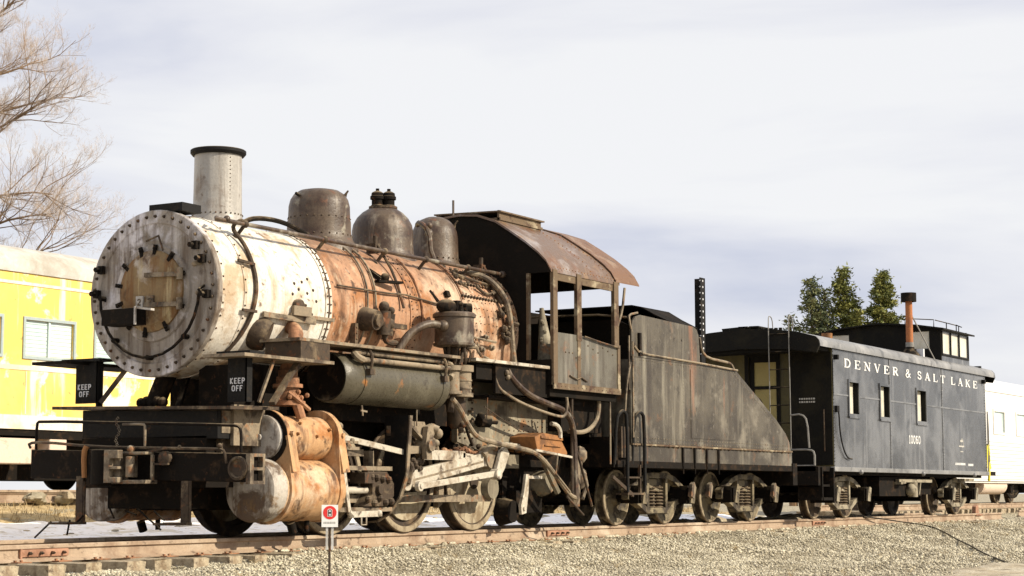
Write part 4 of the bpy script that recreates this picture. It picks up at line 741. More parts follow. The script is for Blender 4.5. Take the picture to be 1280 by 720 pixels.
g.cyl((7.3, -1.3, .3), (7.35, -1.3, .95), .07).tube([(7.45, -1.34, .4), (7.55, -1.36, .6), (7.5, -1.34, .8)], .03, 6); g.build('injector', 'pale_iron', loco)
g = G().lathe((6.85, -1.15, .62), (0, 1, 0), [(0, 0), (0, .14), (.1, .18), (.2, .18)], 16).tube([(6.6, -1.2, .95), (6.7, -1.25, .7), (6.9, -1.25, .5)], .05, 6, 1); g.build('blowdown_muffler', 'grimy_grey', loco)
g = G().bar((6.0, -1.42, 1.06), (7.0, -1.42, .98), .03, .03).bar((5.4, -1.1, 1.15), (6.1, -1.1, 1.12), .06, .05); g.build('drain_bar', 'rod_white', loco)
g = G()
random.seed(31)
for i in range(40): g.ball((4.6 + random.random() * 2.1, -1.0 - random.random() * .08, 1.02 + random.random() * .12), random.uniform(.02, .045), 6, 4)
g.build('mud_ring_fittings', 'dusty_iron', loco, kind='stuff')

# ================================================================== TRUCKS (shared by tender and caboose)
def wheel_mesh(m):
    return G().lathe((0, 0, 0), (0, 1, 0), [(-.06, 0), (-.10, .06), (-.10, .11), (-.04, .14), (-.01, .24), (-.055, .34), (-.06, .405), (-.055, .42), (.045, .425), (.06, .45), (.08, .45), (.085, .37), (.03, .3), (.05, .14), (.10, .10), (.10, 0)], 44).mesh('wheel', m)
TR = {}
def truck_meshes(k, fm, wm):
    f = G()
    up_ = [(-1.02, .50), (-.80, .60), (-.58, .70), (-.32, .755), (.32, .755), (.58, .70), (.80, .60), (1.02, .50)]; dn = [(-1.02, .44), (-.62, .33), (-.38, .22), (.38, .22), (.62, .33), (1.02, .44)]
    for pl in (up_, dn):
        for a_, b_ in zip(pl, pl[1:]): f.bar((a_[0], -.02, a_[1]), (b_[0], -.02, b_[1]), .12, .085)
    for x in (-.32, .32): f.bar((x, -.01, .24), (x, -.01, .73), .11, .07, (1, 0, 0))
    f.box(-.30, .30, -.0, .06, .60, .70).bar((-.30, -.03, .60), (.05, -.05, .52), .05, .04).box(-.36, .36, -.05, .08, .16, .24)
    sp = G()
    for x in (-.13, .13):
        for i in range(7): sp.lathe((x, 0, .25 + i * .05), (0, 0, 1), [(0, .07), (.012, .09), (.022, .09), (.034, .07)], 14)
        sp.cyl((x, 0, .24), (x, 0, .6), .05, n=10)
    jl = G().prism([(-.10, -.12), (.04, -.13), (.12, .13), (-.02, .15)], 'xz', -.262, -.236).box(-.02, .05, -.27, -.2, .09, .15)
    jb = G().prism([(-.13, -.12), (.13, -.12), (.13, .08), (.09, .15), (-.09, .15), (-.13, .08)], 'xz', -.20, .10).prism([(-.11, -.08), (.11, -.08), (.10, .12), (-.10, .12)], 'xz', -.235, -.20)
    bo_ = G().box(-.16, .16, -1.0, 1.0, .45, .80).box(-.84, .84, -.35, .35, .62, .72).cyl((-.84, -1, .42), (-.84, 1, .42), .075).cyl((.84, -1, .42), (.84, 1, .42), .075).box(-.45, -.38, -.8, .8, .3, .5).box(.38, .45, -.8, .8, .3, .5)
    TR[k] = dict(side_frame=f.mesh('side_frame', fm), spring=sp.mesh('spring', 'dusty_iron'), journal_box=jb.mesh('journal_box', 'black_iron'), box_lid=jl.mesh('box_lid', fm), bolster=bo_.mesh('truck', 'black_iron'), wheel=wheel_mesh(wm), tread=G().lathe((0, 0, 0), (0, 1, 0), [(-.058, .385), (-.066, .388), (-.066, .412), (-.056, .4215), (-.04, .4225)], 44).mesh('tyre', 'wheel_tyre'))
truck_meshes('t', 'truck_iron', 'truck_iron'); truck_meshes('c', 'caboose_truck', 'wheel_dark')
def truck(k, parent, X):
    t = TR[k]; b = inst(t['bolster'], 'truck', parent, (X, 0, 0))
    def sub(me, nm, l, rz=0):
        c = bpy.data.objects.new(nm, me); COL.objects.link(c); c.parent = b; c.location = l; c.rotation_euler = (0, 0, rz)
    for s in (-1, 1):
        rz = 0 if s < 0 else PI
        sub(t['side_frame'], 'side_frame', (0, s * 1.03, 0), rz); sub(t['spring'], 'spring', (0, s * 1.03, 0), rz)
        for x in (-.84, .84): sub(t['wheel'], 'wheel', (x, s * .755, .42), rz); sub(t['journal_box'], 'journal_box', (x, s * 1.05, .45), rz); sub(t['box_lid'], 'box_lid', (x, s * 1.05, .45), rz); sub(t['tread'], 'tyre', (x, s * .755, .42), rz)
    return b

# ================================================================== TENDER
ten = thing('tender', 'weathered grey slope-backed tender with tall black post, coupled behind the steam locomotive', 'tender', (11.9, 0, 0))
tank = [(8.80, 1.21), (8.80, 2.40), (8.84, 2.52), (12.58, 2.52), (14.30, 1.75), (14.72, 1.52), (14.9, 1.36), (14.96, 1.21)]
G().prism(tank, 'xz', -1.44, 1.44).build('water_tank', 'tender_sheet', ten, bevel=.01)
bk = [(8.80, 2.50), (8.80, 2.92), (8.84, 3.03), (8.94, 3.10), (9.10, 3.135), (10.95, 3.10), (11.08, 3.06), (11.15, 2.97), (11.2, 2.50)]
for s in (-1, 1):
    G().prism(bk, 'xz', s * 1.452, s * 1.425).build('bunker_side', 'tender_sheet', ten)
g = G().prism([(-1.42, 2.4), (-1.42, 3.10), (-1.15, 3.24), (-.92, 3.38), (-.75, 3.42), (-.4, 3.42), (1.0, 3.42), (1.42, 3.3), (1.42, 2.4)], 'yz', 11.14, 11.18).prism([(-1.42, 2.4), (-1.42, 2.95), (-1.2, 3.06), (1.2, 3.06), (1.42, 2.95), (1.42, 2.4)], 'yz', 8.82, 8.85); g.box(9.4, 11.1, .9, 1.40, 3.1, 3.36); g.build('bunker_end', 'cab_black', ten)  # bulkhead black: the shade on its front face is in the colour
g = G().sheet([(11.16, -1.42, 3.10), (11.16, -1.15, 3.24), (11.16, -.92, 3.38), (11.16, -.75, 3.42), (11.16, 1.0, 3.42)], [(10.2, -1.42, 3.12), (10.2, -1.15, 3.25), (10.2, -.92, 3.38), (10.2, -.75, 3.42), (10.2, 1.0, 3.42)], (0, 0, -.02)); g.build('bunker_hood', 'cab_black', ten)
random.seed(9); g = G()
for i in range(160): g.ball((9.0 + random.random() * 2.1, random.uniform(-1.35, 1.35), 2.75 + random.random() * .2), random.uniform(.08, .16), 6, 4, jit=.25)
g.build('coal', 'coal', ten, kind='stuff')
g = G().tube([(8.83, -1.455, 1.3), (8.83, -1.455, 2.72), (8.86, -1.46, 2.66), (9.0, -1.465, 2.58), (9.2, -1.465, 2.555), (11.3, -1.465, 2.53), (12.62, -1.465, 2.50)], .017, 6); g.build('side_beading', 'pale_iron', ten)
g = G().tube([(11.25, -1.42, 2.95), (11.32, -1.42, 2.74), (11.55, -1.42, 2.64), (12.3, -1.42, 2.62), (12.48, -1.42, 2.60), (12.55, -1.43, 2.52)], .022, 8, 1).tube([(8.84, -1.44, 2.85), (8.76, -1.44, 3.02), (8.82, -1.40, 3.12), (9.1, -1.40, 3.17)], .018, 6, 1).tube([(8.80, -1.38, 3.08), (8.80, -.9, 3.14), (8.80, 0, 3.16), (8.80, 1.3, 3.14)], .018, 6); g.build('coping_rail', 'pale_iron', ten)
g = G().box(9.0, 9.06, -1.49, -1.45, 2.6, 2.86).box(9.02, 9.12, -1.48, -1.45, 2.52, 2.58); g.build('side_latch', 'black_iron', ten)
g = G()
for z in (1.24, 1.30):
    for i in range(62): g.rivet((8.9 + i * .098, -1.44, z), (0, -1, 0), .011, .008)
for i in range(17): g.rivet((8.9, -1.44, 1.4 + i * .065), (0, -1, 0), .010, .008)
for i in range(21): g.rivet((10.6, -1.44, 1.34 + i * .055), (0, -1, 0), .008, .006)
for i in range(36): g.rivet((9.1 + i * .1, -1.44, 2.46), (0, -1, 0), .009, .007)
for i in range(30): 
    t_ = i / 30; g.rivet((12.5 + 1.85 * t_, -1.44, 2.46 - .83 * t_), (0, -1, 0), .010, .008)
g.build('tank_rivets', 'grimy_grey', ten, kind='stuff')
for i in range(4):                                      # welded sheets proud of the tank side
    pass
G().box(10.85, 12.55, -1.447, -1.44, 1.34, 2.42).build('tank_panel', 'tender_sheet', ten)
g = G().box(8.75, 14.98, -1.43, -1.38, .955, 1.19).box(8.75, 14.98, 1.38, 1.43, .955, 1.19)
g.build('tender_sill', 'tender_sheet', ten)
g = G()
for i in range(38): g.ball((8.95 + i * .16, -1.44, 1.195), random.uniform(.018, .032), 6, 4)
g.box(8.8, 14.98, -1.46, -1.38, 1.19, 1.215); g.build('sill_bolts', 'cab_rust_edge', ten)
for x in (10.52, 10.95, 11.4, 11.85):
    g = G().box(x, x + .05, -1.455, -1.43, .9, 1.2).tube([(x + .02, -1.45, .98), (x + .02, -1.45, .78)], .012, 5); g.build('sill_bracket', 'black_iron', ten)
g = G().box(8.35, 15.2, -1.44, 1.44, .86, .955).box(8.6, 15.1, -.4, .4, .55, .86).box(8.3, 8.8, -1.4, 1.4, .86, 1.3).box(15.0, 15.2, -1.45, 1.45, .62, 1.0).box(8.3, 8.7, -1.0, 1.0, 1.2, 2.3); g.build('underframe', 'black_iron', ten)
g = G().box(11.66, 11.84, -1.26, -1.24, 2.50, 3.97).box(11.82, 11.84, -1.26, -1.08, 2.50, 3.97); g.build('corner_post', 'black_paint', ten)
g = G()
for i in range(13): g.cyl((11.75, -1.262, 2.72 + i * .1), (11.75, -1.258, 2.72 + i * .1), .017, n=8)
for i in range(13): g.cyl((11.655, -1.25, 2.72 + i * .1), (11.66, -1.25, 2.72 + i * .1), .012, n=6)
g.build('post_holes', 'pale_letter', ten, kind='stuff')
for (x, m_) in ((8.42, 'black_paint'), (8.98, 'black_paint')):
    g = G().tube([(x - .14, -1.42, .9), (x - .14, -1.46, 1.55), (x - .06, -1.48, 1.66), (x + .06, -1.48, 1.68), (x + .12, -1.5, 1.6), (x + .12, -1.5, .5)], .026, 8, 1); g.build('grab_iron', m_, ten)
g = G().tube([(8.16, -1.42, .9), (8.16, -1.42, 2.2)], .016, 6).tube([(8.72, -1.45, 2.0), (8.72, -1.45, 2.8)], .016, 6).tube([(8.55, -1.45, 1.5), (8.62, -1.46, 2.1), (8.75, -1.46, 2.4)], .018, 6, 1); g.build('gangway_rail', 'pale_iron', ten)
g = G().box(8.55, 9.1, -1.5, -1.3, .46, .49).box(8.55, 9.1, -1.46, -1.28, .70, .725).bar((8.1, -1.48, .72), (8.75, -1.48, .45), .035, .05).box(8.58, 8.62, -1.46, -1.42, .46, .9).box(9.03, 9.07, -1.46, -1.42, .46, .9).box(8.45, 8.7, -1.45, -1.36, 1.0, 1.45); g.build('tender_step', 'dusty_iron', ten)
g = G().prism([(-.12, -.12), (.12, -.12), (.12, .1), (0, .16), (-.12, .1)], 'xz', -1.42, -1.36); me = g.mesh('hanger_plate', 'pale_iron')
for x in (11.3, 11.95, 14.6): inst(me, 'hanger_plate', ten, (x - .25, .0, .52), (0, R(18), 0), (.5, .97, .9))
truck('t', ten, 10.34); truck('t', ten, 13.74)
g = G().box(15.2, 15.8, -.15, .15, .6, .95).box(15.5, 16.2, -.12, .12, .62, .9); g.build('rear_coupler', 'black_iron', ten)

# ================================================================== CABOOSE
cab2 = thing('caboose', 'black caboose lettered DENVER & SALT LAKE with rear cupola and rusty stovepipe, last in the train', 'caboose', (22, 0, 0))
def wall_holes(g, u0, u1, z0, z1, d0, d1, holes, plane='xz'):
    us = sorted({u0, u1} | {h[0] for h in holes} | {h[1] for h in holes}); zs = sorted({z0, z1} | {h[2] for h in holes} | {h[3] for h in holes})
    for i in range(len(us) - 1):
        runs = []
        for j in range(len(zs) - 1):
            mu, mz = (us[i] + us[i + 1]) / 2, (zs[j] + zs[j + 1]) / 2
            if any(h[0] < mu < h[1] and h[2] < mz < h[3] for h in holes): continue
            if runs and runs[-1][1] == zs[j]: runs[-1][1] = zs[j + 1]
            else: runs.append([zs[j], zs[j + 1]])
        for a_, b_ in runs:
            if plane == 'xz': g.box(us[i], us[i + 1], d0, d1, a_, b_)
            else: g.box(d0, d1, us[i], us[i + 1], a_, b_)
    return g
WN = [(17.86, 18.36, 1.98, 2.58), (19.60, 20.12, 1.98, 2.59), (21.84, 22.42, 1.97, 2.61)]
g = wall_holes(G(), 17.0, 26.78, .95, 3.23, -1.45, -1.38, WN); sw = g.build('side_wall', 'caboose_side', cab2, smooth=False)
for (a_, b_, c_, d_) in WN:
    g = wall_holes(G(), a_ - .05, b_ + .05, c_ - .05, d_ + .05, -1.47, -1.452, [(a_, b_, c_, d_)]); wf = g.build('window_frame', 'caboose_side', sw, smooth=False)
    g = G().box(a_ - .06, b_ + .06, -1.485, -1.45, c_ - .085, c_ - .05); g.build('window_sill', 'caboose_side', sw)
    g = G().box(a_ + .02, b_ - .02, -1.355, -1.345, c_, d_); g.build('window_pane', 'cream_glass', sw)
    g = G().box(b_ - .004, b_ + .003, -1.449, -1.36, c_, d_).box(a_, b_, -1.44, -1.36, d_ - .004, d_ + .003); g.build('window_reveal', 'caboose_black', sw)  # right and top reveals only, blackened for shade in the recess
G().box(17.0, 26.78, 1.38, 1.45, .95, 3.23).box(26.7, 26.78, -1.38, 1.38, .95, 3.4).box(17.1, 26.7, -1.34, 1.38, .95, 1.05).build('body', 'caboose_black', cab2, smooth=False)
g = G()
for x in (20.18, 23.55): g.box(x - .022, x + .022, -1.462, -1.451, .96, 3.15)
for a_, b_ in ((17.02, 17.80), (18.42, 19.54), (20.202, 21.78), (22.48, 23.528), (23.572, 26.76)): g.box(a_, b_, -1.462, -1.451, 2.30, 2.33)
g.build('panel_strip', 'strip_highlight', sw, smooth=False)
g = G()
for x in (17.05, 26.7):
    for i in range(34): g.rivet((x, -1.45, 1.0 + i * .064), (0, -1, 0), .014, .012)
for x in (20.18, 23.55):
    for i in range(30): g.rivet((x, -1.462, 1.0 + i * .07), (0, -1, 0), .009, .006)
g.build('wall_rivets', 'caboose_side', cab2, kind='stuff')
G().box(16.95, 26.8, -1.49, -1.40, .88, .965).build('side_sill', 'caboose_roof_edge', cab2, bevel=.006)
g = G(); wd = lettering(G(), 'DENVER & SALT LAKE', F_, (0, 0, 0), (1, 0, 0), (0, 0, 1), .24, .30, .003, .50)
k_ = (26.3 - 17.75) / wd
TX = 'DENVER & SALT LAKE'; wx_ = 8.72 / lettering(G(), TX, F_, (0, 0, 0), (1, 0, 0), (0, 0, 1), .168, .50, .003, .55)
for q in range(len(TX)):
    if TX[q] == ' ': continue
    x_ = 17.62 + (lettering(G(), TX[:q], F_, (0, 0, 0), (1, 0, 0), (0, 0, 1), .168, .50, .003, .55) if q else 0) * wx_
    g = G(); lettering(g, TX[q], F_, (x_, -1.452, 2.845), (1, 0, 0), (0, 0, 1), .168, .50, .004, .55, wx_); g.build('letter', 'white_letter', sw, smooth=False)
print('name width', wd, 'k', k_)
g = G(); lettering(g, '10060', H_, (21.28, -1.452, 1.49), (1, 0, 0), (0, 0, 1), .17, .16, .004); g.build('road_number', 'white_letter', cab2, smooth=False)
g = G()
random.seed(4)
for x0, x1, z, h in ((24.35, 25.05, 1.09, .05), (25.3, 25.62, 1.08, .05)):
    x = x0
    while x < x1: wl_ = random.uniform(.03, .06); g.box(x, x + wl_, -1.455, -1.451, z, z + h); x += wl_ + .02
g.build('small_lettering', 'white_letter', cab2)
g = G()
for i in range(3): g.box(24.75 - .1 * (i % 2), 24.95 + .08 * (i % 2), -1.455, -1.451, 1.38 + i * .11, 1.40 + i * .11 + .012 * i)
g.lathe((24.9, -1.451, 1.58), (0, -1, 0), [(0, .10), (.003, .10), (.003, .085), (0, .085)], 18); g.build('side_emblem', 'grey_letter', cab2)
g = G().tube([(17.14, -1.47, 2.06), (17.18, -1.50, 2.02), (17.24, -1.49, 1.6), (17.4, -1.49, 1.3), (17.62, -1.49, 1.13), (17.85, -1.49, 1.12)], .014, 6, 2).box(17.1, 17.22, -1.5, -1.45, 1.98, 2.10); g.build('side_grab_iron', 'black_paint', cab2)
g = G().tube([(16.98, -1.47, 2.3), (16.98, -1.47, 2.95)], .012, 5).box(17.1, 17.17, -1.53, -1.45, 2.96, 3.05).box(26.5, 26.6, -1.53, -1.45, 2.98, 3.07); g.build('lamp_bracket', 'black_paint', cab2)
# roof
RC = [(-1.50, 3.20), (-1.485, 3.27), (-1.42, 3.34), (-1.1, 3.43), (-.7, 3.49), (0, 3.54), (.7, 3.49), (1.1, 3.43), (1.42, 3.34), (1.485, 3.27), (1.50, 3.20)]
G().sheet([(16.30, y, z) for y, z in RC], [(27.45, y, z) for y, z in RC], (0, 0, -.04)).build('roof', 'caboose_roof_edge', cab2)
G().prism([(-1.44, 3.04), (-1.50, 3.17)] + RC[1:-1] + [(1.50, 3.17), (1.44, 3.04), (.9, 3.12), (0, 3.16), (-.9, 3.12)], 'yz', 16.26, 16.30).build('roof_end', 'caboose_black', cab2)  # end fascia in black: shade of this face put into the colour
G().prism([(-1.44, 3.04), (-1.50, 3.17)] + RC[1:-1] + [(1.50, 3.17), (1.44, 3.04), (.9, 3.12), (0, 3.16), (-.9, 3.12)], 'yz', 27.43, 27.47).build('roof_end', 'caboose_black', cab2)
G().box(16.34, 17.0, -1.4, 1.4, 3.1, 3.16).build('porch_ceiling', 'caboose_black', cab2)
g = G().prism([(.42, 3.44), (-.02, 3.48), (-.02, 3.585), (.46, 3.56)], 'yz', 16.3, 16.9); g.build('roof_ventilator', 'caboose_black', cab2)
g = G()
for i in range(6): g.box(16.28, 16.34, -.30 - i * .09, -.25 - i * .09, 3.44, 3.53)
for i in range(10): g.box(16.4 + i * .7, 16.46 + i * .7, -.3, .3, 3.50, 3.56)
g.box(16.3, 23.5, -.28, -.10, 3.56, 3.585).box(16.3, 23.5, -.06, .12, 3.56, 3.585); g.build('roof_walk', 'caboose_black', cab2)
# end wall with door
DW = (-.40, .22)
g = wall_holes(G(), -1.45, 1.45, .95, 3.22, 16.99, 17.03, [(-.40, .22, 1.0, 3.08)], 'yz'); ew = g.build('end_wall', 'caboose_end', cab2, smooth=False)
g = wall_holes(G(), -.40, .22, 1.0, 3.08, 17.01, 17.05, [(-.33, .12, 1.3, 2.44), (-.33, .12, 2.50, 2.95)], 'yz'); dd = g.build('end_door', 'caboose_black', ew, smooth=False)
for z0, z1 in ((1.3, 2.44), (2.50, 2.95)):
    G().box(17.03, 17.036, -.33, .12, z0, z1).build('door_pane', 'caboose_door', ew)
G().box(16.975, 16.99, -1.44, -.62, 1.0, 3.1).build('end_wall_shade', 'caboose_black', ew)  # black sheet painting the shade on the near part of the end wall
G().box(16.975, 16.99, -.42, -.395, 1.0, 3.1).box(16.975, 16.99, .22, .30, 1.0, 3.1).box(16.975, 16.988, -.395, .22, 3.06, 3.12).build('door_frame', 'caboose_black', ew)
g = G()
random.seed(8)
for r_ in range(2):
    y = -.80
    while y > -1.12: q = random.uniform(.02, .045); g.box(16.971, 16.975, y - q, y, 2.16 + r_ * .06, 2.19 + r_ * .06); y -= q + .015
g.build('end_lettering', 'grey_letter', ew, kind='stuff')
g = G().tube([(16.95, -1.3, 1.25), (16.93, -1.3, 1.28), (16.93, -1.3, 2.0), (16.95, -1.3, 2.03)], .012, 5); g.build('end_grab_iron', 'dusty_iron', ew)
# platform, ladder, railing
G().box(16.2, 17.0, -1.4, 1.4, .88, .97).box(16.2, 16.3, -1.45, 1.45, .62, .96).box(16.2, 27.5, -.3, .3, .5, .86).box(17, 26.8, -1.3, -1.2, .82, .88).box(17, 26.8, 1.2, 1.3, .82, .88).box(26.78, 27.6, -1.4, 1.4, .88, .97).box(16.35, 16.95, -1.45, -1.0, .35, .40).box(16.4, 16.9, -1.40, -.9, .6, .64).box(16.4, 16.44, -1.45, -1.0, .35, .95).box(16.92, 16.98, -1.47, -1.0, .30, .95).box(15.7, 16.3, -.13, .13, .62, .88).build('platform', 'black_iron', cab2)
for y in (-.52, -.92):
    g = G().tube([(16.24, y, .9), (16.24, y, 2.0), (16.22, y, 3.3), (16.22, y, 3.68), (16.26, y, 3.76), (16.40, y, 3.72), (16.44, y, 3.52)], .010, 6, 1); g.build('ladder_rail', 'galvanised', cab2)
g = G()
for i in range(8): g.cyl((16.24, -.92, 1.1 + i * .33), (16.24, -.52, 1.1 + i * .33), .011, n=6)
g.build('ladder_rungs', 'black_iron', cab2)
g = G().tube([(16.22, -.93, 1.90), (16.22, -1.15, 1.92), (16.22, -1.25, 1.80), (16.22, -1.28, 1.3)], .018, 6, 1).tube([(16.22, -.93, 1.27), (16.22, -1.30, 1.27), (16.22, -1.38, 1.22), (16.22, -1.38, .98)], .02, 6, 1).tube([(16.22, -.93, .98), (16.22, -1.38, .98)], .012, 5); g.build('platform_railing', 'galvanised', cab2)
g = G().tube([(16.22, .3, 1.9), (16.22, 1.35, 1.9), (16.22, 1.38, 1.0)], .018, 6).cyl((16.2, -.2, 1.0), (16.2, -.2, 2.1), .03).lathe((16.15, -.2, 2.05), (-1, 0, 0), [(0, .22), (.02, .24), (.04, .22), (.02, .20)], 20); g.build('brake_wheel', 'black_iron', cab2)
# cupola
cu = wall_holes(G(), -1.40, 1.36, 3.25, 4.06, 23.74, 23.78, [(.70, 1.26, 3.74, 4.0), (-1.14, -.66, 3.62, 4.0)], 'yz').prism([(-1.40, 4.06), (-.9, 4.13), (0, 4.2), (.9, 4.13), (1.36, 4.06)], 'yz', 23.74, 23.78).build('cupola_end', 'caboose_black', cab2, smooth=False)
for a_, b_, c_, d_ in ((.70, 1.26, 3.74, 4.0), (-1.14, -.66, 3.62, 4.0)): G().box(23.77, 23.776, a_, b_, c_, d_).build('cupola_pane', 'cream_glass', cu)
CW = [(23.86, 24.36, 3.52, 3.97), (24.46, 24.98, 3.52, 3.97), (25.08, 25.64, 3.52, 3.97)]
cs = wall_holes(G(), 23.78, 25.78, 3.2, 4.06, -1.40, -1.36, CW).build('cupola_side', 'caboose_side', cab2, smooth=False)
for a_, b_, c_, d_ in CW: G().box(a_, b_, -1.385, -1.38, c_, d_).build('cupola_pane', 'cream_glass', cs)
g = G()
for x in (23.80, 24.41, 25.03, 25.70): g.box(x - .02, x + .02, -1.42, -1.402, 3.50, 4.0)
g.box(23.78, 25.72, -1.42, -1.402, 3.46, 3.50); g.build('cupola_mullion', 'caboose_black', cs)
G().box(23.78, 25.78, 1.32, 1.36, 3.2, 4.06).box(25.74, 25.78, -1.36, 1.36, 3.2, 4.1).build('cupola_back', 'caboose_black', cab2)
CRF = [(-1.50, 4.05), (-.9, 4.15), (0, 4.23), (.9, 4.15), (1.46, 4.05)]
G().sheet([(23.62, y, z) for y, z in CRF], [(25.92, y, z) for y, z in CRF], (0, 0, -.035)).build('cupola_roof', 'caboose_black', cab2)
g = G().tube([(23.9, -.55, 4.2), (23.9, -.55, 4.32), (23.9, -1.2, 4.26), (23.9, -1.2, 4.1)], .012, 5).tube([(24.0, -1.2, 4.26), (25.7, -1.2, 4.26), (25.7, -1.2, 4.1)], .012, 5).tube([(24.8, -1.2, 4.1), (24.8, -1.2, 4.27)], .012, 5).tube([(25.2, -1.3, 4.1), (25.2, -1.3, 4.24), (25.6, -1.3, 4.22)], .012, 5); g.build('cupola_rail', 'black_iron', cab2)
cmn = G().cyl((22.9, -.98, 3.32), (22.9, -.98, 4.62), .075, n=20).build('stovepipe', 'chimney_rust', cab2)
G().lathe((22.9, -.98, 4.58), (0, 0, 1), [(0, .09), (.0, .165), (.19, .165), (.19, .15), (.03, .14)], 24).build('stovepipe_cap', 'black_iron', cmn)
G().cyl((22.9, -.98, 3.55), (22.9, -.98, 3.70), .09, n=20).build('pipe_collar', 'galvanised', cmn)
G().lathe((22.9, -.98, 3.34), (0, 0, 1), [(0, .26), (.08, .22), (.22, .10), (.26, .095)], 20).build('pipe_flashing', 'black_iron', cmn)
G().bar((22.92, -1.0, 4.35), (23.7, -1.3, 3.30), .02, .02).build('pipe_stay', 'galvanised', cmn)
G().box(22.98, 23.06, -1.25, -1.1, 3.3, 3.56).build('roof_block', 'pale_letter', cab2)
G().cyl((23.3, 1.05, 3.3), (23.3, 1.05, 4.02), .12, n=16).build('rear_vent', 'rust_box', cab2)
# underbody
g = G().box(20.0, 22.6, -1.25, -.6, .42, .80).box(19.8, 24, -1.0, 1.0, .45, .8); g.build('battery_box', 'black_iron', cab2)
g = G().box(20.9, 23.0, -1.36, -1.28, .70, .76).cyl((21.9, -1.3, .40), (21.9, -1.3, .70), .10).ball((21.7, -1.32, .55), .13, 10, 6).bar((22.3, -1.32, .70), (22.2, -1.32, .45), .05, .04).bar((21.2, -1.3, .70), (20.9, -1.3, .68), .2, .05).box(25.3, 26.0, -1.36, -1.26, .74, .80); g.build('underbody_bracket', 'caboose_truck', cab2)
g = G()
for x in (18.3, 22.0, 25.6): g.ball((x, -1.5, .88), .05, 8, 6)
g.build('sill_lug', 'caboose_roof_edge', cab2)
truck('c', cab2, 18.42); truck('c', cab2, 25.53)
g = G().tube([(26.80, -1.42, 1.05), (26.82, -1.44, 1.6), (26.95, -1.44, 1.55), (27.05, -1.42, 1.2)], .03, 8, 2).tube([(26.85, -1.46, .75), (26.9, -1.46, 1.2), (27.1, -1.42, 1.05)], .03, 8, 1); g.build('end_grab_iron', 'yellow_hose', cab2)
g = G().tube([(26.84, -1.46, 1.0), (26.84, -1.46, 2.4), (26.98, -1.44, 2.2), (27.0, -1.44, 1.1)], .014, 6, 1); g.build('end_grab_iron', 'galvanised', cab2)

# ================================================================== YELLOW COACH on the far track
yc = thing('passenger_coach', 'faded yellow and white passenger coach on the far track behind the locomotive', 'railway coach', (3, 10.1, .56))
YW = []
x = -8.2
while x < 13.6:
    YW.append((x, x + 1.12, 2.76, 3.36)); x += 1.66
YW = [(a_ + .0, b_, c_, d_) for a_, b_, c_, d_ in YW]
off_ = 6.50 - min((a_ for a_, *_ in YW), key=lambda v: abs(v - 6.5)); YW = [(a_ + off_, b_ + off_, c_, d_) for a_, b_, c_, d_ in YW]
yw = wall_holes(G(), -9, 15, 1.55, 4.2, 8.6, 8.66, YW).build('side_wall', 'yellow_paint', yc, smooth=False)
for a_, b_, c_, d_ in YW:
    if b_ < -3: continue
    f_ = wall_holes(G(), a_ - .05, b_ + .05, c_ - .05, d_ + .05, 8.575, 8.598, [(a_, b_, c_, d_)]).build('window_frame', 'window_frame_grey', yw, smooth=False)
    G().box(a_, b_, 8.64, 8.65, c_, d_).build('window_pane', 'window_mint', yw)
    g = G()
    for i in range(9): g.box(a_ + .02, b_ - .02, 8.632, 8.637, c_ + .02 + i * .065, c_ + .075 + i * .065)
    g.box((a_ + b_) / 2 - .02, (a_ + b_) / 2 + .02, 8.60, 8.636, c_, d_); g.build('window_blind', 'window_mint', yw)
G().box(-9, 15, 8.588, 8.60, 1.55, 1.78).box(-9, 15, 8.585, 8.60, 3.93, 3.98).box(-9, 15, 8.588, 8.60, 2.52, 2.60).build('side_band', 'car_white', yw)
YR = [(8.57, 4.18), (8.60, 4.34), (8.72, 4.48), (9.0, 4.60), (9.5, 4.70), (10.1, 4.74), (10.7, 4.70), (11.2, 4.60), (11.5, 4.48), (11.62, 4.34), (11.64, 4.18)]
G().sheet([(-9.05, y, z) for y, z in YR], [(15.05, y, z) for y, z in YR], (0, 0, -.05)).build('roof', 'car_roof', yc)
G().box(-9, 15, 11.5, 11.6, 1.55, 4.1).box(-9, -8.9, 8.66, 11.5, 1.5, 4.3).box(14.9, 15, 8.66, 11.5, 1.5, 4.3).box(-9, 15, 8.66, 11.5, 1.45, 1.55).build('body', 'car_white', yc)
G().box(-9, 15, 8.62, 8.68, 1.40, 1.55).box(-9, 15, 9.2, 11, .72, 1.45).build('underframe', 'black_iron', yc)
g = G()
for i in range(15): g.box(-8.4 + i * 1.66, -8.38 + i * 1.66, 8.591, 8.60, 1.80, 2.50)
g.build('panel_seam', 'car_white', yw, kind='stuff')
g = G().box(5.6, 6.86, 8.62, 9.1, .98, 1.46); g.build('equipment_box', 'car_pale_box', yc, bevel=.02)
G().box(7.15, 7.55, 8.62, 9.0, 1.08, 1.42).build('equipment_box', 'car_pale_box', yc, bevel=.02)
truck_meshes('y', 'black_iron', 'wheel_dark')
for X in (-6, 10.5, 4.6):
    if X == 4.6: continue
    b_ = truck('y', yc, X); b_.location = Vector((X, 10.1, .56)) - off(yc)

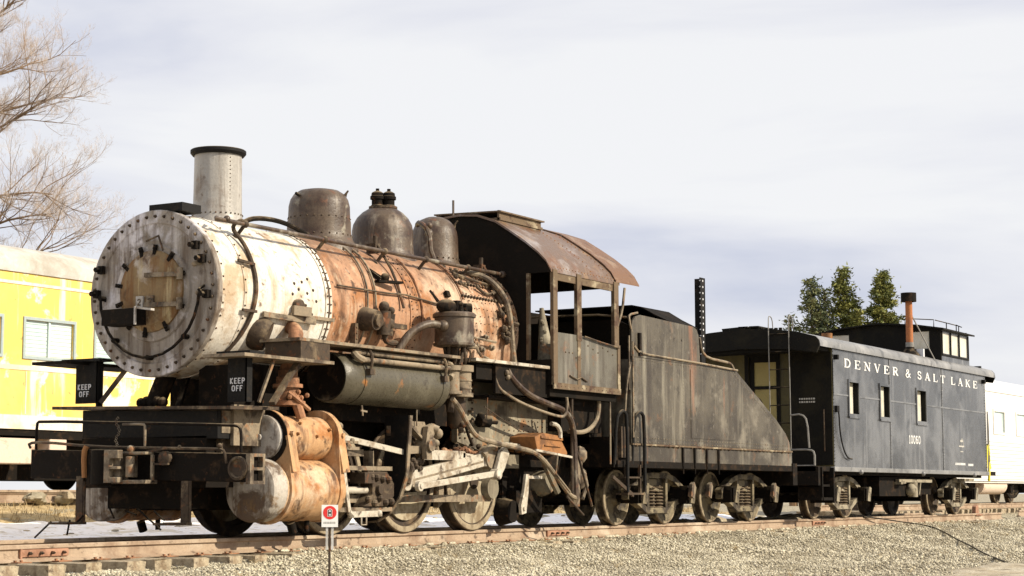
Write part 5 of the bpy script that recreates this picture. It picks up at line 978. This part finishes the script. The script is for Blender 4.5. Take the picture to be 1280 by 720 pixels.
# ================================================================== WHITE COACH far right
wc_ = thing('passenger_coach', 'white ribbed passenger coach parked beyond the caboose at the far right', 'railway coach', (50, 4.6, .15))
WW = [(43.15 + 2.62 * i - 2.62 * 2, 44.32 + 2.62 * i - 2.62 * 2, 2.42, 3.08) for i in range(9)]
ww = wall_holes(G(), 36, 62, .86, 3.75, 3.1, 3.16, WW).build('side_wall', 'coach_white', wc_, smooth=False)
for a_, b_, c_, d_ in WW:
    wall_holes(G(), a_ - .07, b_ + .07, c_ - .07, d_ + .07, 3.07, 3.097, [(a_, b_, c_, d_)]).build('window_frame', 'coach_white', ww, smooth=False)
    G().box(a_, b_, 3.13, 3.14, c_, d_).build('window_pane', 'window_mint', ww)
g = G()
for i in range(11): g.box(36, 62, 3.075, 3.098, .92 + i * .118, .985 + i * .118)
g.build('side_ribs', 'coach_white', ww)
WR = [(3.07, 3.75), (3.12, 3.92), (3.35, 4.1), (3.8, 4.22), (4.6, 4.3), (5.4, 4.22), (5.85, 4.1), (6.1, 3.9), (6.13, 3.75)]
G().sheet([(35.95, y, z) for y, z in WR], [(62, y, z) for y, z in WR], (0, 0, -.05)).build('roof', 'coach_white', wc_)
G().box(36, 62, 6.0, 6.1, .9, 3.75).box(36, 36.1, 3.16, 6.0, .9, 4.0).box(61.9, 62, 3.16, 6, .9, 4).box(36, 62, 3.16, 6.0, .8, .88).build('body', 'coach_white', wc_)
G().box(36, 62, 3.5, 5.7, .5, .85).build('underframe', 'black_iron', wc_)
g = G().lathe((42.3, 3.5, .72), (1, 0, 0), [(0, 0), (0, .28), (2.6, .28), (2.7, .2), (2.75, 0)], 24); g.build('air_tank', 'car_pale_box', wc_)
for X in (39.5, 46.5, 58):
    b_ = truck('y', wc_, X); b_.location = Vector((X, 4.6, .15)) - off(wc_)

# ================================================================== GROUND
def ground_z(x, y):
    """height of the earth (numpy)"""
    x = np.asarray(x, float); y = np.asarray(y, float)
    near = np.interp(x, [-5, -1, 1.6, 60], [-.31, -.275, -.185, -.185])
    zn = np.where(y > -1.25, near, near - .10 * np.clip(-y - 1.25, 0, 2.6) - .012 * np.clip(-y - 3.85, 0, 40))
    zf = np.interp(y, [.9, 1.6, 3.0, 6.6, 7.4, 8.4, 12, 14, 20], [0, -.02, .02, .22, .40, .56, .58, .3, .0]) + near
    fade = np.interp(x, [25, 34], [1, 0]); zf = near + (zf - near) * fade
    mid = near
    z = np.where(y < -1.0, zn, np.where(y < .9, mid, zf))
    wob = .018 * np.sin(x * 1.7 + y * .9) + .014 * np.sin(x * 3.9 - y * 2.7) + .01 * np.sin(y * 5.1 + x * .7)
    far = np.clip((np.hypot(x, y) - 45) / 40, 0, 1)
    return z * (1 - far) + far * (-.25) + wob * (np.abs(y) > 1.2)
def grid(name, xs, ys, zf, m, mask=None):
    X, Y = np.meshgrid(xs, ys, indexing='ij'); Z = zf(X, Y); nx, ny = X.shape
    co = np.stack([X, Y, Z], -1).reshape(-1, 3); i, j = np.meshgrid(np.arange(nx - 1), np.arange(ny - 1), indexing='ij'); b = (i * ny + j)
    q = np.stack([b, b + ny, b + ny + 1, b + 1], -1).reshape(-1, 4)
    if mask is not None: q = q[mask(X, Y)[:-1, :-1].reshape(-1)]
    me = bpy.data.meshes.new(name); me.vertices.add(len(co)); me.vertices.foreach_set('co', co.astype(np.float32).ravel())
    me.loops.add(q.size); me.loops.foreach_set('vertex_index', q.astype(np.int32).ravel()); me.polygons.add(len(q)); me.polygons.foreach_set('loop_start', np.arange(0, q.size, 4, dtype=np.int32))
    me.update(calc_edges=True); me.validate(); me.polygons.foreach_set('use_smooth', [True] * len(me.polygons)); me.materials.append(MAT[m])
    o = bpy.data.objects.new(name, me); COL.objects.link(o); return o
xs = np.concatenate([np.linspace(-600, -24, 14), np.arange(-20, 60, .25), np.geomspace(60.5, 2500, 40)])
ys = np.concatenate([-np.geomspace(2500, 13, 30), np.arange(-12.5, 26, .2), np.geomspace(26.2, 2500, 40)])
gr = grid('ground', xs, ys, ground_z, 'gravel_bed'); tag(gr, 'pale gravel ground around the railway tracks', None, kind='structure')
def cheap_noise(x, y, s):
    return np.sin(x * 1.3 * s + 1.7 * np.sin(y * 2.1 * s + .5)) * .5 + np.sin(y * 3.3 * s + 2.2 * np.sin(x * .9 * s)) * .3 + np.sin((x * 4.1 + y * 5.3) * s + 1.2 * np.sin(x * 7 * s)) * .2
def snow_z(x, y):
    n = cheap_noise(x, y, .8) * .6 + cheap_noise(x + 9, y + 4, 2.6) * .4
    cov = np.interp(y, [.95, 1.3, 5.2, 6.6, 7.1], [-.5, .9, .9, .3, -1.2]) + np.interp(x, [-10, 8, 14, 24], [.3, .2, -.05, -.9])
    return ground_z(x, y) + np.clip(cov + n * .75, -1, .55) * .07 + .012 * cheap_noise(x, y, 6)
sn = grid('snow', np.arange(-12, 30, .12), np.arange(1.0, 7.4, .12), snow_z, 'snow', lambda X, Y: snow_z(X, Y) > ground_z(X, Y) - .05); tag(sn, 'melting snow lying between the two tracks', None, kind='structure')
def grass_z(x, y): return ground_z(x, y) + .012 + .03 * cheap_noise(x, y, 3)
ga = grid('grass_bank', np.arange(-14, 34, .3), np.arange(6.5, 9.0, .15), grass_z, 'dry_grass'); tag(ga, 'bank of dry brown grass below the far track', None, kind='structure')
def dirt_z(x, y): return ground_z(x, y) + np.where(y < -7.0 + .45 * cheap_noise(x, y, .7), .02, -.03)
di = grid('dirt', np.arange(-10, 40, .3), np.arange(-16, -4.4, .15), dirt_z, 'dirt_mound'); tag(di, 'pale bare dirt at the foot of the gravel', None, kind='structure')

# crushed stone, one stuff object per tone
rng = np.random.default_rng(5)
OCT = np.array([(1, 0, 0), (-1, 0, 0), (0, 1, 0), (0, -1, 0), (0, 0, 1), (0, 0, -1)], float)
OF = np.array([(0, 2, 4), (2, 1, 4), (1, 3, 4), (3, 0, 4), (2, 0, 5), (1, 2, 5), (3, 1, 5), (0, 3, 5)])
def stones(name, label, P, size, m, lift=.35):
    n = len(P); V = OCT[None] * (1 + rng.uniform(-.35, .35, (n, 6, 1))) + rng.normal(0, .16, (n, 6, 3)); V *= size[:, None, None]; V[:, :, 2] *= .72
    th = rng.uniform(0, 2 * PI, n); c, s_ = np.cos(th)[:, None], np.sin(th)[:, None]
    x = V[:, :, 0] * c - V[:, :, 1] * s_; y = V[:, :, 0] * s_ + V[:, :, 1] * c
    co = np.stack([x + P[:, 0:1], y + P[:, 1:2], V[:, :, 2] + P[:, 2:3] + size[:, None] * lift], -1).reshape(-1, 3)
    f = (OF[None] + (np.arange(n) * 6)[:, None, None]).reshape(-1, 3)
    me = bpy.data.meshes.new(name); me.vertices.add(len(co)); me.vertices.foreach_set('co', co.astype(np.float32).ravel()); me.loops.add(f.size); me.loops.foreach_set('vertex_index', f.astype(np.int32).ravel())
    me.polygons.add(len(f)); me.polygons.foreach_set('loop_start', np.arange(0, f.size, 3, dtype=np.int32)); me.update(calc_edges=True); me.materials.append(MAT[m])
    o = bpy.data.objects.new(name, me); COL.objects.link(o); tag(o, label, 'gravel', kind='stuff'); return o
def scatter(n, x0, x1, y0, y1, pw=1):
    x = x0 + (x1 - x0) * rng.random(n) ** pw; y = y0 + (y1 - y0) * rng.random(n); return x, y
Ps = []
for n, b in ((9000, (-5, .9, -1.45, -.86)), (80000, (-4, 9, -5.6, -.86)), (80000, (9, 36, -5.8, -.86)), (2500, (-5, 9, -.62, .62)), (3000, (9, 34, -.62, .62)), (5000, (-6, 30, .9, 3.0)), (60000, (-2, 30, -9.5, -5.4)), (4000, (30, 60, -4, 5))):
    x, y = scatter(n, *b); Ps.append(np.stack([x, y, ground_z(x, y)], -1))
P = np.concatenate(Ps); sz = (.007 + .017 * rng.random(len(P)) ** 2) * np.where(P[:, 0] > 9, 1.2, 1) * (1 + .28 * cheap_noise(P[:, 0] * .7, P[:, 1] * 1.4 + 3, 1)); k = rng.random(len(P)) < .62 + .30 * cheap_noise(P[:, 0], P[:, 1], 1.1) + .12 * cheap_noise(P[:, 0] + 5, P[:, 1], 4)
stones('ballast', 'pale crushed stone heaped along the near rail', P[k], sz[k], 'stone_pale'); stones('ballast', 'darker crushed stone mixed into the pale ballast', P[~k], sz[~k], 'stone_dark')
# dirt heaps seen under the tender and caboose
g = G(); random.seed(14)
for (x, y, r) in [(14.6, .2, .38), (15.3, .3, .42), (16.0, .1, .3), (18.0, .1, .4), (18.9, .2, .42), (19.7, 0, .3), (21.5, .3, .3), (22.4, .1, .35), (24.4, .2, .34), (13.2, 1.6, .3), (9.6, 1.7, .25), (27.2, -.2, .3)]:
    for q in range(5): g.ball((x + random.uniform(-.3, .3), y + random.uniform(-.2, .2), -.19), r * random.uniform(.5, .9), 12, 8, (1.5, 1, .75), .16)
tag(g.build('dirt_heaps', 'dirt_mound', kind='stuff'), 'brown heaps of dirt between the rails under the caboose', 'dirt', kind='stuff')
# dry grass blades on the bank
n = 9000; x = rng.uniform(-8, 30, n); y = rng.uniform(6.6, 8.5, n); z = grass_z(x, y); h = rng.uniform(.04, .16, n); a_ = rng.uniform(0, 6.28, n); lx = rng.normal(0, .05, n); ly = rng.normal(0, .05, n)
co = np.stack([np.stack([x - .008 * np.cos(a_), y - .008 * np.sin(a_), z], -1), np.stack([x + .008 * np.cos(a_), y + .008 * np.sin(a_), z], -1), np.stack([x + lx, y + ly, z + h], -1)], 1).reshape(-1, 3)
me = bpy.data.meshes.new('dry_grass'); me.from_pydata(co.tolist(), [], np.arange(3 * n).reshape(-1, 3).tolist()); me.materials.append(MAT['dry_grass'])
tag_o = bpy.data.objects.new('dry_grass', me); COL.objects.link(tag_o); tag(tag_o, 'dry brown grass blades on the bank by the far track', 'grass', kind='stuff')

# ================================================================== TRACKS
def rail_profile(yc_, z0):        # rail head top at z0
    return [(yc_ - .068, z0 - .165), (yc_ - .068, z0 - .153), (yc_ - .012, z0 - .125), (yc_ - .009, z0 - .05), (yc_ - .036, z0 - .038), (yc_ - .036, z0 - .008), (yc_ - .028, z0), (yc_ + .028, z0), (yc_ + .036, z0 - .008), (yc_ + .036, z0 - .038), (yc_ + .009, z0 - .05), (yc_ + .012, z0 - .125), (yc_ + .068, z0 - .153), (yc_ + .068, z0 - .165)]
def sleeper_mesh(seed):
    random.seed(seed); g = G(); n = 9; prof = [(-.11, -.17), (-.115, -.01), (-.10, 0), (.10, 0), (.115, -.012), (.11, -.17)]
    for i in range(n + 1):
        y = -1.3 + 2.6 * i / n
        for (u, v) in prof: g.v.append((u + random.uniform(-.008, .008), y + (random.uniform(-.03, .03) if i in (0, n) else 0), v + random.uniform(-.008, .004)))
    m = len(prof)
    for i in range(n):
        for k in range(m): g.f.append((i * m + k, i * m + (k + 1) % m, (i + 1) * m + (k + 1) % m, (i + 1) * m + k))
    g.f.append(tuple(range(m))); g.f.append(tuple(n * m + k for k in range(m - 1, -1, -1)))
    return g.mesh('sleeper', 'sleeper_wood', ang=25)
SL = [sleeper_mesh(i) for i in range(5)]
def track(label, x0, x1, yc_, zt, sl0, sl1, joints=()):
    t = thing('railway_track', label, None, (x0, yc_, zt), kind='structure')
    for s in (-1, 1):
        r_ = G().prism(rail_profile(yc_ + s * .752, zt), 'yz', x0, x1).build('rail', 'rail_rust', t, ang=20)
        if s < 0:
            for jx in joints:
                y0_ = yc_ - .752
                g = G().prism([(y0_ - .012, zt - .12), (y0_ - .034, zt - .115), (y0_ - .04, zt - .07), (y0_ - .03, zt - .045), (y0_ - .012, zt - .045)], 'yz', jx, jx + .62).box(jx - .02, jx + .004, y0_ - .038, y0_ - .01, zt - .14, zt - .04); g.build('joint_bar', 'joint_rust', r_)
                g = G()
                for k in range(4): g.cyl((jx + .09 + k * .15, y0_ - .036, zt - .082), (jx + .09 + k * .15, y0_ - .066, zt - .082), .017, n=6); g.tube([(jx + .09 + k * .15, y0_ - .06, zt - .082), (jx + .09 + k * .15, y0_ - .085, zt - .084)], .009, 5)
                g.build('track_bolts', 'dusty_iron', r_)
    x = sl0; i = 0; random.seed(77)
    while x < sl1:
        s_ = inst(SL[i % 5], 'sleeper', t, (x, yc_ + random.uniform(-.05, .05), zt - .166 + random.uniform(-.004, .002)), (0, 0, random.uniform(-.025, .025)))
        if i < 40 and abs(yc_) < 1:
            g = G().box(x - .09, x + .09, -.752 - .16, -.752 + .14, zt - .168, zt - .158).box(x - .05, x - .03, -.752 - .085, -.752 - .06, zt - .17, zt - .142).box(x + .03, x + .05, -.752 - .085, -.752 - .06, zt - .17, zt - .142); g.build('tie_plate', 'rust_orange', t)
        x += random.uniform(.46, .56); i += 1
    return t
track('rusty rails on grey wooden sleepers carrying the steam train', -9, 30.2, 0, 0, -7.5, 30, (-2.69, 7.45, 17.6))
track('far track beneath the yellow coach', -14, 30, 10.1, .56, -8, 20)
track('track beneath the white coach at far right', 33, 66, 4.6, .15, 33.5, 62)
# loose things on the near rail foot and beyond
random.seed(2); g = G()
for i in range(150):
    x = random.uniform(1, 28); g.ball((x, -.86 - random.random() * .06, -.16), random.uniform(.02, .045), 6, 4, (1.4, 1, .7), .2)
tag(g.build('rail_foot_debris', 'stone_pale', kind='stuff'), 'small stones and splinters piled against the rail foot', 'debris', kind='stuff')
g = G(); random.seed(6)
for i in range(26):
    x = random.uniform(5.9, 9.2); g.ball((x, 8.0 + random.uniform(-.2, .2), .42 + random.uniform(-.05, .06)), random.uniform(.05, .13), 8, 5, (1.6, 1, .7), .25)
tag(g.build('rubble', 'stone_dark'), 'grey broken rubble lying against the far rail', 'rubble', kind='stuff')
g = G(); random.seed(23)
for i in range(90):
    x = random.uniform(-5, 22); y = random.uniform(1.6, 7.0); z = float(snow_z(np.array(x), np.array(y)))
    if i % 3: g.ball((x, y, z), random.uniform(.02, .06), 7, 5, (1.6, 1, .6), .3)
    else: g.tube([(x, y, z + .01), (x + random.gauss(0, .2), y + random.gauss(0, .2), z + .03)], [.008, .004], 4)
tag(g.build('snow_litter', 'dirt_mound', kind='stuff'), 'clods and sticks scattered over the melting snow', 'litter', kind='stuff')
def single(name, g, m, label, cat, **k): return tag(g.build(name, m, **k), label, cat)
single('old_timber', G().bar((6.6, 7.75, .47), (8.3, 7.85, .44), .2, .12), 'sleeper_wood', 'discarded timber lying on the bank below the yellow coach', 'timber', bevel=.01)
single('spare_rail', G().prism([(7.90, .35), (7.90, .37), (7.96, .40), (7.96, .47), (7.93, .50), (8.0, .50), (7.98, .47), (7.98, .40), (8.04, .37), (8.04, .35)], 'yz', 3.0, 6.9), 'rail_rust', 'loose rusty rail lying below the yellow coach at left', 'rail')
g = G(); random.seed(19)
for i in range(70):
    x = random.uniform(-2, 28); y = random.uniform(-3.6, -1.3) if i % 3 else random.uniform(-6.5, -4.5); z = float(ground_z(x, y))
    for k in range(7): g.tube([(x, y, z), (x + random.gauss(0, .03), y + random.gauss(0, .03), z + .04), (x + random.gauss(0, .07), y + random.gauss(0, .07), z + random.uniform(.04, .11))], [.003, .001], 3)
tag(g.build('dry_weeds', 'dry_grass', kind='stuff'), 'sparse dry weed stalks sprouting from the gravel', 'weeds', kind='stuff')
single('cable', G().tube([(x, y, float(ground_z(x, y)) + dz) for x, y, dz in ((20.3, -.80, .19), (20.9, -.88, .16), (21.8, -1.0, .08), (22.3, -1.2, .03), (21.6, -1.8, .03), (20.4, -2.35, .03), (17.3, -3.69, .03), (15, -4.6, .03), (12.6, -5.5, .03), (8.9, -6.9, .03))], .014, 6, 2), 'black_paint', 'thin black cable curving down over the gravel at right', 'cable')
single('derail_block', G().prism([(28.1, -.02), (28.15, .16), (28.3, .2), (28.4, -.02)], 'xz', -.75, -.65).box(28.0, 28.5, -.80, -.6, -.06, -.02), 'joint_rust', 'small rusty derail block on the rail behind the caboose', 'derail block', bevel=.01)
g = G().prism(rail_profile(-.9, .05), 'yz', 31.2, 44)
tag(g.build('spare_rail', 'rail_rust'), 'loose rusty rail lying on the gravel beyond the caboose', 'rail')

# ================================================================== SIGN
sg = thing('warning_sign', 'small white sign with red disc on a thin post in the gravel beside the rail', 'sign', (-.24, -2.6, -.36))
c0 = Vector((-.24, -2.6, .255)); ca = math.atan2(-13.85 + 2.6, -15.58 + .24) ; fdir = Vector((math.cos(ca), math.sin(ca), 0)); ud = fdir.cross(Vector((0, 0, 1))).normalized() * -1
# ud: to the right as seen by the camera
ud = Vector((-fdir.y, fdir.x, 0)); 
if ud.dot(rt) < 0: ud = -ud
W2, H2 = .083, .112
def onsign(u, v, d=0): return c0 + ud * u + Vector((0, 0, v)) + fdir * d
sc = 1.0
g = G(); vs = [onsign(u, v, d) for d in (0, .006) for u, v in ((-W2, -H2), (W2, -H2), (W2, H2), (-W2, H2))]; g.add(vs, [(3, 2, 1, 0), (4, 5, 6, 7), (0, 1, 5, 4), (1, 2, 6, 5), (2, 3, 7, 6), (3, 0, 4, 7)]); pl = g.build('sign_plate', 'sign_white', sg)
def flat(pts, d0, d1): 
    n = len(pts); vs = [onsign(u, v, d0) for u, v in pts] + [onsign(u, v, d1) for u, v in pts]; return G().add(vs, [tuple(range(n)), tuple(range(2 * n - 1, n - 1, -1))] + [(i, (i + 1) % n, n + (i + 1) % n, n + i) for i in range(n)])
flat([(.068 * math.cos(2 * PI * i / 32), .034 + .068 * math.sin(2 * PI * i / 32)) for i in range(32)], .006, .008).build('red_disc', 'sign_red', pl)
flat([(-.024, -.006), (.024, -.006), (.024, .062), (.012, .072), (-.012, .072), (-.024, .062)], .008, .0095).build('symbol_border', 'sign_white', pl)
flat([(-.019, -.002), (.019, -.002), (.019, .058), (.010, .067), (-.010, .067), (-.019, .058)], .0095, .0105).build('symbol_ground', 'dusty_iron', pl)
flat([(-.011, .003), (.011, .003), (.011, .022), (-.011, .022)], .0105, .0115).build('symbol_mark', 'pale_letter', pl)
flat([(-.011, .040), (.011, .040), (.011, .052), (.005, .060), (-.005, .060), (-.011, .052)], .0105, .0115).build('symbol_mark', 'pale_letter', pl)
g = G(); random.seed(3); u_ = -.062
while u_ < .058:
    w_ = random.uniform(.008, .014); 
    for (v0, v1) in ((-.078, -.068), (-.066, -.058)): 
        g2 = flat([(u_, v0), (u_ + w_, v0), (u_ + w_, v1), (u_, v1)], .006, .0075); g.add(g2.v, g2.f)
    u_ += w_ + .005
g.build('sign_text', 'grey_letter', pl)
g = G()
for s in (-1, 1): 
    vs = [c0 + ud * (s * .028 + q) + fdir * (-.004 - e) + Vector((0, 0, z)) for q in (-.012, .012) for e in (0, .012) for z in (-.34, -.10)]; g.add(vs, [(0, 1, 3, 2), (4, 6, 7, 5), (0, 4, 5, 1), (2, 3, 7, 6), (0, 2, 6, 4), (1, 5, 7, 3)])
g.build('post_bracket', 'sign_post', sg)
G().cyl(c0 + Vector((0, 0, -.66)) - fdir * .012, c0 + Vector((0, 0, -.10)) - fdir * .012, .012, n=8).build('sign_post', 'dusty_iron', sg)

# ================================================================== TREES
def pine(loc, H, Rm, label, m, seed, base=0.25, n=5200, clear=.35):
    rg = random.Random(seed); t = thing('pine_tree', label, 'tree', loc, 'pines beyond the caboose'); L0 = Vector(loc)
    G().tube([L0, L0 + Vector((0, 0, H * .5)), L0 + Vector((.1, 0, H * .98))], [.28, .16, .03], 8).build('trunk', 'pine_bark', t)
    lg = G(); V = []; Fc = []
    nb = 150
    for i in range(nb):
        f = clear + (1 - clear) * (i / nb) ** .95; z = H * f; tier = .72 + .42 * math.sin(i * 1.9) * rg.random(); rad = max(.10, Rm * 2.25 * (1 - f) ** .92 * tier * rg.uniform(.7, 1.1)); th = rg.uniform(0, 2 * PI)
        d = Vector((math.cos(th), math.sin(th), rg.uniform(-.15, .35))); p = L0 + Vector((0, 0, z)); q = p + d * rad
        lg.tube([p, q], [.04, .012], 4)
        nn = int(n / nb * (.25 + 1.1 * rad / Rm))
        for k in range(nn):
            s_ = rg.random() ** .55; sp_ = .05 + .13 * (1 - abs(s_ - .5)); c = p + d * (rad * s_) + Vector((rg.gauss(0, sp_ * 1.3), rg.gauss(0, sp_ * 1.3), rg.gauss(0, sp_ * .6) - .08 * s_))
            a_ = (d * rg.uniform(.3, 1) + Vector((rg.gauss(0, .6), rg.gauss(0, .6), rg.gauss(0, .4)))).normalized(); b_ = a_.cross(Vector((rg.gauss(0, 1), rg.gauss(0, 1), rg.gauss(0, 1)))).normalized(); l_ = rg.uniform(.13, .30)
            j = len(V); V += [tuple(c - L0 - b_ * l_ * .26), tuple(c - L0 + b_ * l_ * .26), tuple(c - L0 + a_ * l_)]; Fc.append((j, j + 1, j + 2))
    lg.build('limbs', 'pine_bark', t)
    me = bpy.data.meshes.new('crown'); me.from_pydata(V, [], Fc); me.materials.append(MAT[m]); o = bpy.data.objects.new('crown', me); COL.objects.link(o); o.parent = t
pine((87.5, 26.6, -.3), 13.5, 2.42, 'leftmost of the three tall pines above the caboose roof, thin and see-through', 'needles_blue', 1, n=12852)
pine((88.9, 25.1, -.3), 14.2, 2.35, 'middle and tallest of the three tall pines above the caboose roof', 'needles', 2, n=18360)
pine((89.6, 22.9, -.3), 13.9, 2.42, 'rightmost of the three tall pines above the caboose roof, dense and rounded', 'needles', 3, n=21802)
pine((87.9, 25.9, -.3), 12.9, 1.38, 'narrow bluish pine between the leftmost and the middle tall pines', 'needles_blue', 4, n=6426)
pine((87.1, 27.8, -.3), 11.3, 1.10, 'short thin pine left of the three tall pines', 'needles_blue', 5, n=3442)
pine((88.2, 24.0, -.3), 11.6, 2.21, 'low bushy pine filling the gap right of the tallest pine', 'needles', 6, n=9639)

def bare_tree(loc, H, label, seed):
    rg = random.Random(seed); t = thing('bare_tree', label, 'tree', loc); L0 = Vector(loc)
    tr = G(); tr.tube([L0, L0 + Vector((.05, 0, H * .22)), L0 + Vector((.0, .1, H * .42)), L0 + Vector((.2, 0, H * .7)), L0 + Vector((.1, .1, H))], [.42, .34, .26, .13, .03], 12, 1); tr.build('trunk', 'bark_pale', t)
    lim = G(); V = []; Fc = []; cnt = [0]
    def twig(p, q, r):
        d = q - p; a_ = d.cross(Vector((0, 0, 1))); a_ = a_.normalized() if a_.length > 1e-5 else Vector((1, 0, 0)); b_ = d.cross(a_).normalized(); j = len(V)
        for k in range(3): V.append(tuple(p - L0 + (a_ * math.cos(k * 2.094) + b_ * math.sin(k * 2.094)) * r * .75))
        V.append(tuple(q - L0)); Fc.extend([(j, j + 1, j + 3), (j + 1, j + 2, j + 3), (j + 2, j, j + 3)]); cnt[0] += 1
    def grow(p, d, l, r, dep):
        pts = [p]; c = p.copy(); dd = d.copy(); ns = 5
        for i in range(ns):
            dd = (dd + Vector((rg.gauss(0, .13), rg.gauss(0, .13), rg.gauss(0, .10) + .05))).normalized(); c = c + dd * (l / ns); pts.append(c.copy())
        if dep <= 2: lim.tube(pts, [r, max(r * .35, .004)], 5 if dep < 2 else 3)
        else:
            for a_, b_ in zip(pts, pts[1:]): twig(a_, b_ + (b_ - a_) * .05, r)
        if dep >= 5: return
        nk = (8, 6, 5, 4, 3)[dep]
        for i in range(nk):
            s_ = rg.uniform(.25, 1); k = min(ns - 1, int(s_ * ns)); q = pts[k].lerp(pts[k + 1], s_ * ns - k if s_ < 1 else 1)
            ax = Vector((rg.gauss(0, 1), rg.gauss(0, 1), rg.gauss(0, 1))).normalized(); nd = (dd + ax * .75 + Vector((0, 0, .12))).normalized()
            grow(q, nd, l * rg.uniform(.42, .62), max(r * .36, .0028), dep + 1)
    for i in range(11):
        f = .30 + .66 * i / 10; th = i * 2.4 + rg.uniform(-.3, .3); z = H * f; ln = (1 - f * .45) * 2.5 * rg.uniform(.8, 1.15)
        grow(L0 + Vector((0, 0, z)), Vector((math.cos(th), math.sin(th), .35)).normalized(), ln, .085 * (1.2 - f), 0)
    # limbs reaching into the picture
    for z, ln, up_ in ((6.4, 5.2, .10), (7.4, 5.0, .14), (8.6, 4.8, .22), (10.0, 4.4, .38), (5.4, 5.0, .0), (11.3, 3.6, .6), (9.3, 4.6, .05)):
        grow(L0 + Vector((0, 0, z)), (rt * 1 + Vector((0, 0, up_))).normalized(), ln * .52, .045, 0)
    lim.build('branches', 'bark_pale', t); me = bpy.data.meshes.new('twigs'); me.from_pydata(V, [], Fc); me.materials.append(MAT['twig_pale']); o = bpy.data.objects.new('twigs', me); COL.objects.link(o); o.parent = t; o['kind'] = 'stuff'
    print('twigs', cnt[0], 'faces', len(lim.f))
bare_tree((14.0, 18.9, -.2), 13.5, 'leafless pale-barked tree rising behind the yellow coach at the left edge', 5)
print('objects', len(bpy.data.objects))
